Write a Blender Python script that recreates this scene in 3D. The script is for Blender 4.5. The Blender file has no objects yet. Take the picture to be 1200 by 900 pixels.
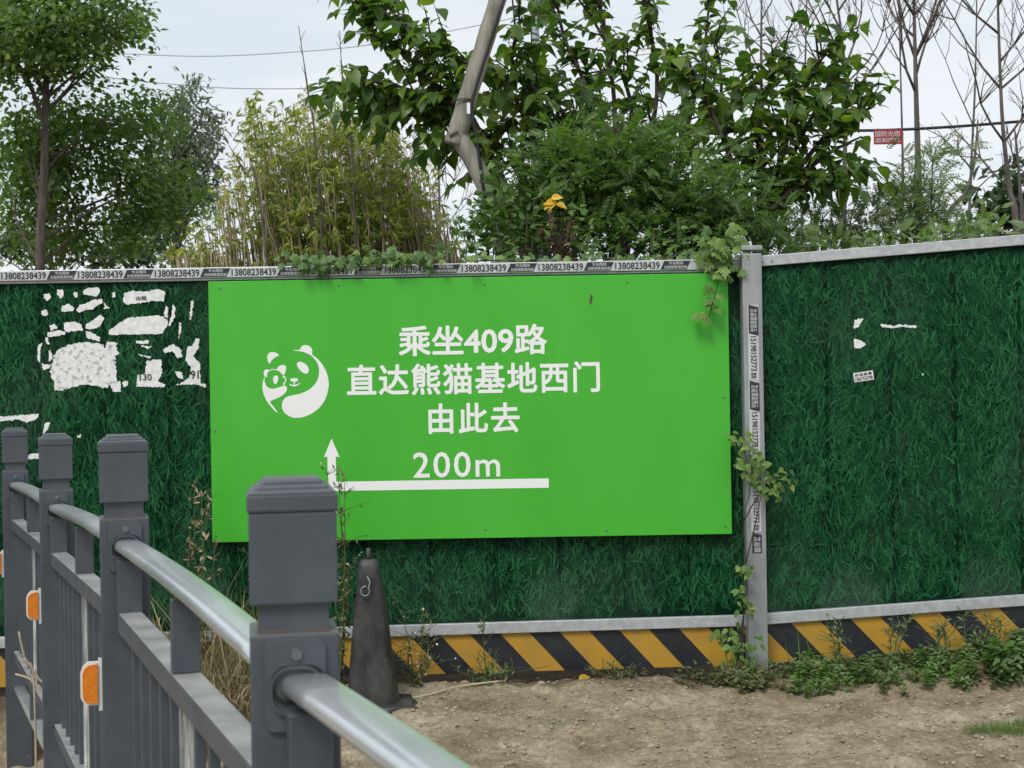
import bpy, bmesh, math, random
import numpy as np
from mathutils import Vector, Matrix, noise as mnoise
R = math.radians
random.seed(7); rng = np.random.default_rng(7)
C = bpy.context.scene.collection
S = bpy.context.scene

# ------------------------------------------------------------------ camera
CAMZ, FPX, ROLL = 1.38, 1664.0, 0.0165
cam = bpy.data.cameras.new('camera'); cam.sensor_width = 36; cam.lens = 36 * FPX / 1200
cam.clip_start = 0.05; cam.clip_end = 3000
cam.dof.use_dof = True; cam.dof.focus_distance = 6.3; cam.dof.aperture_fstop = 11
co = bpy.data.objects.new('camera', cam); C.objects.link(co)
co.matrix_world = Matrix.Translation((0, 0, CAMZ)) @ Matrix.Rotation(R(90), 4, 'X') @ Matrix.Rotation(-ROLL, 4, 'Z')
S.camera = co

# ------------------------------------------------------------------ light
SUN_EL, SUN_AZ = R(52), R(205)          # azimuth clockwise from +Y: behind the camera, a little to its left
W = bpy.data.worlds.new('World'); S.world = W; W.use_nodes = True
nt = W.node_tree; nt.nodes.clear()
def nd(tree, t, **kw):
    n = tree.nodes.new(t)
    for k, v in kw.items(): setattr(n, k, v)
    return n
out = nd(nt, 'ShaderNodeOutputWorld'); bg = nd(nt, 'ShaderNodeBackground')
sky = nd(nt, 'ShaderNodeTexSky', sky_type='NISHITA', sun_disc=False, sun_elevation=SUN_EL, sun_rotation=SUN_AZ)
tc = nd(nt, 'ShaderNodeTexCoord'); mp = nd(nt, 'ShaderNodeMapping'); mp.inputs['Scale'].default_value = (1.0, 1.0, 4.5)
n1 = nd(nt, 'ShaderNodeTexNoise'); n1.inputs['Scale'].default_value = 2.3; n1.inputs['Detail'].default_value = 5
ramp = nd(nt, 'ShaderNodeValToRGB')
ramp.color_ramp.elements[0].position = 0.40; ramp.color_ramp.elements[0].color = (4.4, 4.9, 5.35, 1)
ramp.color_ramp.elements[1].position = 0.60; ramp.color_ramp.elements[1].color = (5.75, 5.9, 6.05, 1)
mix = nd(nt, 'ShaderNodeMix', data_type='RGBA'); mix.inputs[0].default_value = 0.90
L = nt.links.new
L(tc.outputs['Generated'], mp.inputs[0]); L(mp.outputs[0], n1.inputs['Vector']); L(n1.outputs[0], ramp.inputs[0])
L(sky.outputs[0], mix.inputs[6]); L(ramp.outputs[0], mix.inputs[7]); L(mix.outputs[2], bg.inputs[0])
bg.inputs[1].default_value = 0.10; L(bg.outputs[0], out.inputs[0])
sl = bpy.data.lights.new('sun', 'SUN'); sl.energy = 1.5; sl.angle = R(22); sl.color = (1, .97, .92)
so = bpy.data.objects.new('sun', sl); C.objects.link(so)
d = Vector((math.sin(SUN_AZ) * math.cos(SUN_EL), math.cos(SUN_AZ) * math.cos(SUN_EL), math.sin(SUN_EL)))
so.rotation_euler = d.to_track_quat('Z', 'Y').to_euler()
S.view_settings.view_transform = 'Standard'; S.view_settings.look = 'None'
S.view_settings.exposure = 0.68; S.view_settings.gamma = 1
S.view_settings.use_curve_mapping = False
S.cycles.max_bounces = 8; S.cycles.diffuse_bounces = 6; S.cycles.transmission_bounces = 6; S.cycles.transparent_max_bounces = 6

# ------------------------------------------------------------------ helpers
def P(px, py, Y):
    "the point of the place seen at photo pixel (px, py) at a distance Y in front of the camera"
    u = (px - 600) / FPX; v = (450 - py) / FPX; c, s = math.cos(ROLL), math.sin(ROLL)
    return Vector(((u * c + v * s) * Y, Y, CAMZ + (-u * s + v * c) * Y))

WM = {}
def link(o, parent=None, M=None):
    C.objects.link(o); M = M or Matrix.Identity(4)
    if parent is not None:
        o.parent = parent; o.matrix_local = WM[parent.name].inverted() @ M
    else: o.matrix_local = M
    WM[o.name] = M.copy(); return o
def tag(o, label=None, cat=None, group=None, kind=None):
    if label: o['label'] = label
    if cat: o['category'] = cat
    if group: o['group'] = group
    if kind: o['kind'] = kind
    return o
def thing(name, loc, label, cat, group=None):
    o = bpy.data.objects.new(name, None); o.empty_display_size = .1
    return tag(link(o, None, Matrix.Translation(loc)), label, cat, group)
def obj(name, mesh, mat=None, parent=None, M=None):
    if mat is not None and not mesh.materials:
        for m in (mat if isinstance(mat, (list, tuple)) else [mat]): mesh.materials.append(m)
    return link(bpy.data.objects.new(name, mesh), parent, M)

class MB:
    def __init__(s): s.v = []; s.f = []; s.m = []; s.sm = []
    def add(s, V, F, mi=0, smooth=False):
        b = len(s.v); s.v += [tuple(p) for p in V]; s.f += [tuple(b + i for i in f) for f in F]
        s.m += [mi] * len(F); s.sm += [smooth] * len(F); return s
    def box(s, c, sz, M=None, mi=0):
        hx, hy, hz = sz[0] / 2, sz[1] / 2, sz[2] / 2
        V = [Vector((c[0] + a * hx, c[1] + b * hy, c[2] + e * hz)) for e in (-1, 1) for a, b in ((-1, -1), (1, -1), (1, 1), (-1, 1))]
        if M: V = [M @ p for p in V]
        return s.add(V, [(3, 2, 1, 0), (4, 5, 6, 7), (0, 1, 5, 4), (1, 2, 6, 5), (2, 3, 7, 6), (3, 0, 4, 7)], mi)
    def prism(s, pts8, mi=0):
        return s.add(pts8, [(3, 2, 1, 0), (4, 5, 6, 7), (0, 1, 5, 4), (1, 2, 6, 5), (2, 3, 7, 6), (3, 0, 4, 7)], mi)
    def tube(s, pts, rad, n=6, mi=0, prof=None, cap=True):
        pts = [Vector(p) for p in pts]; k = len(pts)
        if not hasattr(rad, '__len__'): rad = [rad] * k
        V = []; ref = Vector((0, 0, 1))
        t0 = (pts[-1] - pts[0]).normalized()
        if abs(t0.z) > .8: ref = Vector((0, 1, 0))
        for i, p in enumerate(pts):
            t = (pts[min(i + 1, k - 1)] - pts[max(i - 1, 0)]).normalized()
            a = t.cross(ref).normalized(); b = a.cross(t).normalized()
            for j in range(n):
                if prof: ca, sa = prof[j]
                else: ca, sa = math.cos(2 * math.pi * j / n), math.sin(2 * math.pi * j / n)
                V.append(p + a * (ca * rad[i]) + b * (sa * rad[i]))
        F = [(i * n + j, i * n + (j + 1) % n, (i + 1) * n + (j + 1) % n, (i + 1) * n + j) for i in range(k - 1) for j in range(n)]
        if cap: F += [tuple(range(n - 1, -1, -1)), tuple(range((k - 1) * n, k * n))]
        return s.add(V, F, mi, True)
    def mesh(s, name):
        me = bpy.data.meshes.new(name); me.from_pydata(s.v, [], s.f)
        me.polygons.foreach_set('material_index', s.m); me.polygons.foreach_set('use_smooth', s.sm)
        me.update(); return me
    def build(s, name, mat, parent=None, local=None):
        "vertices are in world space: the object sits at its parent's base"
        M = local or (WM[parent.name] if parent is not None else Matrix.Identity(4))
        if local is None and parent is not None:
            iv = M.inverted(); s.v = [tuple(iv @ Vector(p)) for p in s.v]
        return obj(name, s.mesh(name), mat, parent, M)

def bevel_mesh(name, boxes, bev, seg=2):
    bm = bmesh.new()
    for (c, sz) in boxes:
        r = bmesh.ops.create_cube(bm, size=1, matrix=Matrix.Translation(c) @ Matrix.Diagonal((*sz, 1)))
    if bev: bmesh.ops.bevel(bm, geom=bm.edges[:], offset=bev, segments=seg, affect='EDGES', profile=.6)
    me = bpy.data.meshes.new(name); bm.to_mesh(me); bm.free(); return me

def scatter_mesh(name, T, pos, X, Y, Z, sc):
    "many copies of a small template joined in one mesh"
    V, F = T; V = np.asarray(V, float); N = len(pos); n = len(V)
    pos, X, Y, Z = (np.asarray(a, float).reshape(N, 3) for a in (pos, X, Y, Z)); sc = np.asarray(sc, float).reshape(N, 1, 1)
    W_ = V[None, :, 0:1] * X[:, None] + V[None, :, 1:2] * Y[:, None] + V[None, :, 2:3] * Z[:, None]
    W_ = (W_ * sc + pos[:, None]).reshape(-1, 3)
    lt = np.array([len(f) for f in F]); flat = np.concatenate([np.array(f) for f in F])
    loops = (flat[None] + (np.arange(N) * n)[:, None]).reshape(-1)
    tot = np.tile(lt, N); start = np.concatenate([[0], np.cumsum(tot)[:-1]])
    me = bpy.data.meshes.new(name)
    me.vertices.add(N * n); me.vertices.foreach_set('co', W_.reshape(-1).astype(np.float32))
    me.loops.add(len(loops)); me.loops.foreach_set('vertex_index', loops.astype(np.int32))
    me.polygons.add(len(tot)); me.polygons.foreach_set('loop_start', start.astype(np.int32))
    try: me.polygons.foreach_set('loop_total', tot.astype(np.int32))
    except Exception: pass
    me.update(calc_edges=True); me.validate(); return me
def frames(D, U):
    D = np.asarray(D, float); U = np.asarray(U, float)
    X = D / (np.linalg.norm(D, axis=1, keepdims=True) + 1e-9)
    Z = U - (U * X).sum(1, keepdims=True) * X; Z /= (np.linalg.norm(Z, axis=1, keepdims=True) + 1e-9)
    return X, np.cross(Z, X), Z
def leaves_obj(name, T, leaves, mat, parent, kind='stuff'):
    pos = [l[0] for l in leaves]; X, Y, Z = frames([l[1] for l in leaves], [l[2] for l in leaves])
    iv = np.array(WM[parent.name].translation)
    me = scatter_mesh(name, T, np.array(pos) - iv, X, Y, Z, [l[3] for l in leaves])
    o = obj(name, me, mat, parent, WM[parent.name]); return tag(o, kind=kind)
LCACHE = {}
def leaf_parts(leaves, meshes, mat, parent, name='leaf'):
    ms = []
    for me in meshes:
        if (me.name, mat.name) not in LCACHE:
            c_ = me.copy(); c_.materials.clear(); c_.materials.append(mat); LCACHE[(me.name, mat.name)] = c_
        ms.append(LCACHE[(me.name, mat.name)])
    meshes = ms
    for l in leaves:
        X, Y, Z = frames([l[1]], [l[2]])
        s = l[3]; M = Matrix(((X[0][0] * s, Y[0][0] * s, Z[0][0] * s, l[0][0]), (X[0][1] * s, Y[0][1] * s, Z[0][1] * s, l[0][1]),
                              (X[0][2] * s, Y[0][2] * s, Z[0][2] * s, l[0][2]), (0, 0, 0, 1)))
        o = bpy.data.objects.new(name, random.choice(meshes)); C.objects.link(o); o.parent = parent
        o.matrix_local = WM[parent.name].inverted() @ M

def flat_shape(name, loops, depth=.0006):
    "filled outlines (with holes) in the XZ plane, front at y = -depth"
    cu = bpy.data.curves.new(name, 'CURVE'); cu.dimensions = '2D'; cu.fill_mode = 'BOTH'; cu.extrude = depth
    for lp in loops:
        sp = cu.splines.new('POLY'); sp.points.add(len(lp) - 1); sp.use_cyclic_u = True
        for q, p in zip(sp.points, lp): q.co = (p[0], p[1], 0, 1)
    return curve_mesh(cu, name)
def curve_mesh(cu, name):
    o = bpy.data.objects.new('tmp', cu); C.objects.link(o)
    dg = bpy.context.evaluated_depsgraph_get(); dg.update()
    me = bpy.data.meshes.new_from_object(o.evaluated_get(dg)); me.name = name
    bpy.data.objects.remove(o); bpy.data.curves.remove(cu)
    me.transform(Matrix(((1, 0, 0, 0), (0, 0, -1, 0), (0, 1, 0, 0), (0, 0, 0, 1))))   # x right, z up, faces -y
    me.materials.clear(); return me
def text_mesh(body, x0, x1, z0, z1, bold=.0, spacing=1., depth=.0005, name='lettering', rot=0):
    cu = bpy.data.curves.new(name, 'FONT'); cu.body = body; cu.size = 1; cu.offset = 0; cu.extrude = .01
    cu.space_character = spacing; cu.resolution_u = 3; cu.space_line = .95; cu.align_x = 'CENTER'
    me = curve_mesh(cu, name)
    if rot: me.transform(Matrix.Rotation(rot, 4, 'Y'))
    n = len(me.vertices); a = np.zeros(n * 3); me.vertices.foreach_get('co', a); a = a.reshape(-1, 3)
    lo, hi = a.min(0), a.max(0)
    a[:, 0] = x0 + (a[:, 0] - lo[0]) / (hi[0] - lo[0]) * (x1 - x0)
    a[:, 2] = z0 + (a[:, 2] - lo[2]) / (hi[2] - lo[2]) * (z1 - z0)
    a[:, 1] = (a[:, 1] - lo[1]) / max(hi[1] - lo[1], 1e-6) * depth - depth
    me.vertices.foreach_set('co', a.reshape(-1)); me.update()
    if bold:      # heavier strokes: the outline repeated a hair's breadth around itself, each copy a little proud of the last
        f = (z1 - z0) / max(1e-6, hi[2] - lo[2]) * bold; fx = (x1 - x0) / (hi[0] - lo[0]) * bold
        cx, cz = (x0 + x1) / 2, (z0 + z1) / 2; sx, sz = 1 - 2 * fx / (x1 - x0), 1 - 2 * f / (z1 - z0); bm = bmesh.new()
        for k in range(8):
            q = me.copy(); q.transform(Matrix.Translation((fx * math.cos(k * math.pi / 4 + .39), -.00005 * k, f * math.sin(k * math.pi / 4 + .39)))
              @ Matrix.Translation((cx, 0, cz)) @ Matrix.Diagonal((sx, 1, sz, 1)) @ Matrix.Translation((-cx, 0, -cz))); bm.from_mesh(q); bpy.data.meshes.remove(q)
        bm.to_mesh(me); bm.free()
    return me

# ------------------------------------------------------------------ materials
def newmat(name):
    m = bpy.data.materials.new(name); m.use_nodes = True; t = m.node_tree
    return m, t, t.nodes['Principled BSDF']
def setp(b, **k):
    for key, v in k.items(): b.inputs[key].default_value = v
def col4(c): return (c[0], c[1], c[2], 1)
def mat(name, c, rough=.5, metal=0, c2=None, scale=8, bump=0, bscale=60, spec=.5, lo=.4, hi=.65, stretch=None, rvar=0):
    m, t, b = newmat(name); setp(b, Roughness=rough, Metallic=metal); b.inputs['Specular IOR Level'].default_value = spec
    l = t.links.new; tcn = nd(t, 'ShaderNodeTexCoord'); vec = tcn.outputs['Object']
    if stretch:
        mpn = nd(t, 'ShaderNodeMapping'); mpn.inputs['Scale'].default_value = stretch; l(vec, mpn.inputs[0]); vec = mpn.outputs[0]
    b.inputs['Base Color'].default_value = col4(c)
    if c2:
        n = nd(t, 'ShaderNodeTexNoise'); n.inputs['Scale'].default_value = scale; n.inputs['Detail'].default_value = 7; n.inputs['Roughness'].default_value = .62
        r = nd(t, 'ShaderNodeValToRGB'); r.color_ramp.elements[0].position = lo; r.color_ramp.elements[1].position = hi
        r.color_ramp.elements[0].color = col4(c); r.color_ramp.elements[1].color = col4(c2)
        l(vec, n.inputs['Vector']); l(n.outputs[0], r.inputs[0]); l(r.outputs[0], b.inputs['Base Color'])
        if rvar:
            mr = nd(t, 'ShaderNodeMapRange'); mr.inputs[1].default_value = .3; mr.inputs[2].default_value = .7
            mr.inputs[3].default_value = rough - rvar; mr.inputs[4].default_value = rough + rvar
            l(n.outputs[0], mr.inputs[0]); l(mr.outputs[0], b.inputs['Roughness'])
    if bump:
        n2 = nd(t, 'ShaderNodeTexNoise'); n2.inputs['Scale'].default_value = bscale; n2.inputs['Detail'].default_value = 6
        bp = nd(t, 'ShaderNodeBump'); bp.inputs['Strength'].default_value = bump; bp.inputs['Distance'].default_value = .01
        l(vec, n2.inputs['Vector']); l(n2.outputs[0], bp.inputs['Height']); l(bp.outputs[0], b.inputs['Normal'])
    return m
def leafmat(name, cols, rough=.45, trans=.3, by='island', spec=.4, tint=(1.0, 1.25, .35)):
    m, t, b = newmat(name); l = t.links.new; setp(b, Roughness=rough); b.inputs['Specular IOR Level'].default_value = spec
    src = nd(t, 'ShaderNodeNewGeometry').outputs['Random Per Island'] if by == 'island' else nd(t, 'ShaderNodeObjectInfo').outputs['Random']
    r = nd(t, 'ShaderNodeValToRGB'); e = r.color_ramp.elements
    while len(e) < len(cols): e.new(.5)
    for i, c in enumerate(cols): e[i].position = i / (len(cols) - 1) * .98; e[i].color = col4(c)
    l(src, r.inputs[0])
    n = nd(t, 'ShaderNodeTexNoise'); n.inputs['Scale'].default_value = 2.2; n.inputs['Detail'].default_value = 3
    tcn = nd(t, 'ShaderNodeTexCoord'); l(tcn.outputs['Object'], n.inputs['Vector'])
    hs = nd(t, 'ShaderNodeHueSaturation'); mr = nd(t, 'ShaderNodeMapRange')
    mr.inputs[1].default_value = .3; mr.inputs[2].default_value = .7; mr.inputs[3].default_value = .7; mr.inputs[4].default_value = 1.3
    l(n.outputs[0], mr.inputs[0]); l(mr.outputs[0], hs.inputs['Value']); l(r.outputs[0], hs.inputs['Color'])
    l(hs.outputs[0], b.inputs['Base Color'])
    tr = nd(t, 'ShaderNodeBsdfTranslucent'); ml = nd(t, 'ShaderNodeMix', data_type='RGBA', blend_type='MULTIPLY'); ml.inputs[0].default_value = 1
    ml.inputs[7].default_value = (*tint, 1); l(hs.outputs[0], ml.inputs[6]); l(ml.outputs[2], tr.inputs[0])
    mx = nd(t, 'ShaderNodeMixShader'); mx.inputs[0].default_value = trans
    l(b.outputs[0], mx.inputs[1]); l(tr.outputs[0], mx.inputs[2]); l(mx.outputs[0], t.nodes['Material Output'].inputs[0])
    return m

M_zinc = mat('galvanised_steel', (.40, .42, .43), .45, .35, (.52, .54, .55), 30, .06, 120)
M_zincpost = mat('grey_post_steel', (.24, .26, .27), .5, .25, (.34, .36, .36), 9, .05, 80, stretch=(1, 1, .3))
M_sheet = mat('printed_sheet_base', (.0014, .0155, .0066), .5, 0, (.0022, .021, .009), 5, 0, spec=.05)
M_gap = mat('dark_gap', (.01, .014, .012), .8)
M_yel = mat('hazard_yellow', (.45, .25, .022), .48, 0, (.38, .215, .035), 9, .03, 60)
M_blk = mat('hazard_black', (.010, .012, .017), .45, 0, (.026, .028, .033), 7, .03, 60)
M_board = mat('sign_green', (.050, .39, .026), .38, 0, (.066, .43, .034), 1.5, .10, 2.2, spec=.4, lo=.3, hi=.75, rvar=.10, stretch=(2.2, 1, .7))
M_white = mat('white_vinyl', (.80, .81, .80), .45)
M_ink = mat('black_ink', (.015, .016, .02), .5)
M_stick = mat('sticker_film', (.46, .48, .49), .4, 0, (.52, .54, .54), 40)
M_inkbox = mat('sticker_black_block', (.02, .023, .03), .45)
M_inkwhite = mat('sticker_pale_print', (.50, .52, .53), .5)
M_paper = mat('torn_paper', (.62, .63, .63), .8, 0, (.80, .80, .79), 40, .2, 60)
M_paper2 = mat('scraped_paper', (.30, .34, .33), .85, 0, (.72, .73, .72), 42, .4, 60, lo=.36, hi=.50)
M_rail = mat('slate_paint', (.056, .068, .081), .42, .0, (.069, .081, .095), 14, .05, 150, rvar=.08)
M_bar = mat('weathered_bar_paint', (.060, .070, .083), .5, .0, (.088, .097, .108), 12, .05, 120)
def pale_on_top(m, c):  # blends a paler colour into upward facing surfaces, broken up by noise
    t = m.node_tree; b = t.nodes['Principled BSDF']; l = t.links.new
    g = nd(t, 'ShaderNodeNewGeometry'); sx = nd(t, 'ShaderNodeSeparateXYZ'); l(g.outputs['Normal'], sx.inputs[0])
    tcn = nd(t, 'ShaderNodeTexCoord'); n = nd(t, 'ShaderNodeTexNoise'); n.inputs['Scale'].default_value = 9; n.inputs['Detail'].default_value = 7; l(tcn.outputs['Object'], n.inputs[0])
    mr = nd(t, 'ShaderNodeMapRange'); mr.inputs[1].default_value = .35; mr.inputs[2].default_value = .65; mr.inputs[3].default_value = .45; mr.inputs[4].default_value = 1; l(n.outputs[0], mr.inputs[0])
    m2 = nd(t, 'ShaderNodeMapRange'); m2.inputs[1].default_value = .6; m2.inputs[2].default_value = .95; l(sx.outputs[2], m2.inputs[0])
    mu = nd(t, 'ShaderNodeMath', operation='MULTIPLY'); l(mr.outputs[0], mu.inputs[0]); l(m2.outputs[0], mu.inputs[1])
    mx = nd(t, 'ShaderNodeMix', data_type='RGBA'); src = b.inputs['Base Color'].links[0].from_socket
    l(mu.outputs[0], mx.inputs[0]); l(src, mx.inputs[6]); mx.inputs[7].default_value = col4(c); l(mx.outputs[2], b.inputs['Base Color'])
def chips(m, c, scale, thr, amt):
    t = m.node_tree; b = t.nodes['Principled BSDF']; l = t.links.new; src = b.inputs['Base Color'].links[0].from_socket
    tcn = nd(t, 'ShaderNodeTexCoord'); n = nd(t, 'ShaderNodeTexNoise'); n.inputs['Scale'].default_value = scale; n.inputs['Detail'].default_value = 8; n.inputs['Roughness'].default_value = .7; l(tcn.outputs['Object'], n.inputs[0])
    mr = nd(t, 'ShaderNodeMapRange'); mr.inputs[1].default_value = thr; mr.inputs[2].default_value = thr + .05; mr.inputs[4].default_value = amt; l(n.outputs[0], mr.inputs[0])
    mx = nd(t, 'ShaderNodeMix', data_type='RGBA'); l(mr.outputs[0], mx.inputs[0]); l(src, mx.inputs[6]); mx.inputs[7].default_value = col4(c); l(mx.outputs[2], b.inputs['Base Color'])
M_worn = mat('peeling_plate', (.16, .17, .18), .6, 0, (.55, .55, .52), 14, .15, 40, stretch=(1, 1, .25), lo=.42, hi=.58)
M_steel = mat('handrail_steel', (.60, .64, .66), .23, .62, (.68, .71, .72), 3, .02, 90, rvar=.04)
M_rust = mat('rusty_weld', (.10, .055, .035), .8, 0, (.07, .07, .08), 40)
M_bolt = mat('bolt_steel', (.17, .18, .19), .35, .6)
M_lens = mat('amber_lens', (.75, .22, .012), .22, 0, (.62, .17, .01), 60, .25, 250)
M_lensb = mat('reflector_white_plastic', (.70, .70, .67), .45)
M_rubber = mat('black_rubber', (.014, .014, .015), .62, 0, (.060, .058, .054), 11, .3, 40, stretch=(1, 1, .5))
M_wire = mat('grey_wire', (.22, .23, .235), .5, .3)
M_cable = mat('black_cable', (.012, .012, .013), .5)
M_bark = mat('brown_bark', (.055, .042, .034), .9, 0, (.13, .105, .085), 22, .6, 60, stretch=(1, 1, .25))
M_bark2 = mat('grey_bark', (.075, .062, .057), .9, 0, (.15, .13, .118), 22, .5, 60, stretch=(1, 1, .25))
M_pale = mat('pale_smooth_bark', (.15, .14, .112), .8, 0, (.31, .295, .25), 7, .35, 45, stretch=(1.5, 1.5, .35))
M_twig = mat('dark_twig', (.05, .04, .032), .85)
M_straw = mat('straw_stalk', (.34, .27, .18), .85, 0, (.50, .42, .30), 6)
M_signred = mat('red_sign_enamel', (.36, .02, .035), .5)
M_pole = mat('grey_pole_paint', (.20, .24, .27), .5)
M_stone = mat('pale_stone', (.23, .18, .125), .95, 0, (.40, .34, .25), 20, .4, 50)
M_flower = mat('white_petals', (.50, .50, .40), .8)
M_yleaf = leafmat('yellow_leaf', [(.55, .33, .02), (.75, .48, .02)], .5, .25, tint=(1, .9, .3))
M_dead = leafmat('dead_leaf', [(.12, .08, .05), (.27, .18, .11)], .8, .1, tint=(1, .8, .5))
M_big = leafmat('broad_leaf', [(.055, .11, .034), (.09, .165, .042), (.13, .215, .046), (.21, .28, .05)], .38, .52)
M_bigo = leafmat('broad_leaf_single', [(.055, .11, .034), (.09, .165, .042), (.13, .215, .046), (.22, .28, .05)], .38, .52, by='object')
M_fern = leafmat('compound_leaf', [(.055, .11, .034), (.10, .18, .048), (.17, .25, .065)], .5, .48)
M_fernl = leafmat('pale_compound_leaf', [(.085, .14, .06), (.14, .20, .09), (.20, .25, .12)], .5, .4)
M_elm = leafmat('elm_leaf', [(.09, .16, .055), (.14, .22, .07), (.21, .29, .085)], .5, .52)
M_willow = leafmat('willow_leaf', [(.095, .13, .09), (.14, .175, .12), (.19, .22, .155)], .5, .45, tint=(1, 1.15, .7))
M_bamb = leafmat('bamboo_leaf', [(.17, .225, .07), (.27, .32, .08), (.52, .53, .07), (.24, .27, .10), (.33, .33, .13)], .55, .52)
M_ivy = leafmat('vine_leaf', [(.055, .12, .034), (.09, .18, .042), (.16, .26, .055)], .45, .3)
M_ivyo = leafmat('vine_leaf_single', [(.055, .12, .034), (.09, .175, .045), (.18, .27, .06)], .45, .3, by='object')
M_ivyp = leafmat('pale_vine_leaf', [(.06, .135, .03), (.12, .215, .045), (.21, .29, .075)], .55, .3, by='object')
M_weed = leafmat('weed_leaf', [(.14, .22, .095), (.19, .28, .12), (.25, .32, .15)], .5, .45)
M_drab = leafmat('drab_weed_leaf', [(.09, .125, .05), (.145, .17, .07), (.21, .19, .10)], .6, .35)
M_grass = leafmat('grass_blade', [(.05, .12, .02), (.09, .19, .03), (.15, .25, .05)], .5, .3)
M_dry = leafmat('dry_grass', [(.20, .15, .08), (.33, .26, .15), (.46, .38, .23)], .8, .2, tint=(1, .9, .6))
M_dark = leafmat('dark_bush_leaf', [(.022, .05, .022), (.04, .08, .03), (.06, .11, .04)], .45, .3)

pale_on_top(M_bar, (.33, .33, .32)); pale_on_top(M_rail, (.125, .13, .135))
chips(M_rail, (.15, .155, .16), 22, .66, .6); chips(M_rail, (.035, .03, .027), 40, .69, .8); chips(M_rubber, (.11, .10, .085), 16, .60, .5)
chips(M_yel, (.22, .15, .05), 18, .64, .6); chips(M_blk, (.10, .09, .075), 18, .63, .5); chips(M_board, (.13, .33, .07), 9, .70, .35)

# printed grass: dark film with lighter printed blades
def printmat():
    m, t, b = newmat('printed_blade'); l = t.links.new; setp(b, Roughness=.5); b.inputs['Specular IOR Level'].default_value = .09
    g = nd(t, 'ShaderNodeNewGeometry'); r = nd(t, 'ShaderNodeValToRGB'); e = r.color_ramp.elements; e.new(.5)
    for i, (p, c) in enumerate([(0, (.0028, .029, .011)), (.6, (.0078, .058, .0215)), (1, (.026, .118, .045))]):
        e[i].position = p; e[i].color = col4(c)
    l(g.outputs['Random Per Island'], r.inputs[0])
    tcn = nd(t, 'ShaderNodeTexCoord'); n = nd(t, 'ShaderNodeTexNoise'); n.inputs['Scale'].default_value = 2.4; n.inputs['Detail'].default_value = 4
    l(tcn.outputs['Object'], n.inputs['Vector'])
    mr = nd(t, 'ShaderNodeMapRange'); mr.inputs[1].default_value = .35; mr.inputs[2].default_value = .65; mr.inputs[3].default_value = .84; mr.inputs[4].default_value = 1.14
    hs = nd(t, 'ShaderNodeHueSaturation'); l(n.outputs[0], mr.inputs[0]); l(mr.outputs[0], hs.inputs['Value']); l(r.outputs[0], hs.inputs['Color'])
    l(hs.outputs[0], b.inputs['Base Color']); return m
M_print = printmat()
def splash(m):
    "pale dried mud splashed up from the foot of the fence"
    t = m.node_tree; b = t.nodes['Principled BSDF']; l = t.links.new; src = b.inputs['Base Color'].links[0].from_socket
    tcn = nd(t, 'ShaderNodeTexCoord'); v = nd(t, 'ShaderNodeTexVoronoi'); v.inputs['Scale'].default_value = 2.1; n = nd(t, 'ShaderNodeTexNoise'); n.inputs['Scale'].default_value = 1.5; n.inputs['Detail'].default_value = 5
    l(tcn.outputs['Object'], v.inputs[0]); l(tcn.outputs['Object'], n.inputs[0]); sx = nd(t, 'ShaderNodeSeparateXYZ'); l(tcn.outputs['Object'], sx.inputs[0])
    a = nd(t, 'ShaderNodeMapRange'); a.inputs[1].default_value = .62; a.inputs[2].default_value = .34; l(sx.outputs[2], a.inputs[0])
    c = nd(t, 'ShaderNodeMapRange'); c.inputs[1].default_value = .36; c.inputs[2].default_value = .27; l(v.outputs[0], c.inputs[0])
    e = nd(t, 'ShaderNodeMapRange'); e.inputs[1].default_value = .5; e.inputs[2].default_value = .6; e.inputs[4].default_value = .35; l(n.outputs[0], e.inputs[0])
    mu = nd(t, 'ShaderNodeMath', operation='MULTIPLY'); l(a.outputs[0], mu.inputs[0]); l(c.outputs[0], mu.inputs[1])
    m2 = nd(t, 'ShaderNodeMath', operation='MULTIPLY'); l(mu.outputs[0], m2.inputs[0]); m2.inputs[1].default_value = .17
    m3 = nd(t, 'ShaderNodeMath', operation='MULTIPLY'); l(e.outputs[0], m3.inputs[0]); m3.inputs[1].default_value = .18
    ad = nd(t, 'ShaderNodeMath', operation='ADD', use_clamp=True); l(m2.outputs[0], ad.inputs[0]); l(m3.outputs[0], ad.inputs[1])
    mx = nd(t, 'ShaderNodeMix', data_type='RGBA'); l(ad.outputs[0], mx.inputs[0]); l(src, mx.inputs[6]); mx.inputs[7].default_value = (.13, .20, .16, 1); l(mx.outputs[2], b.inputs['Base Color'])
splash(M_print); splash(M_sheet)

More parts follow.
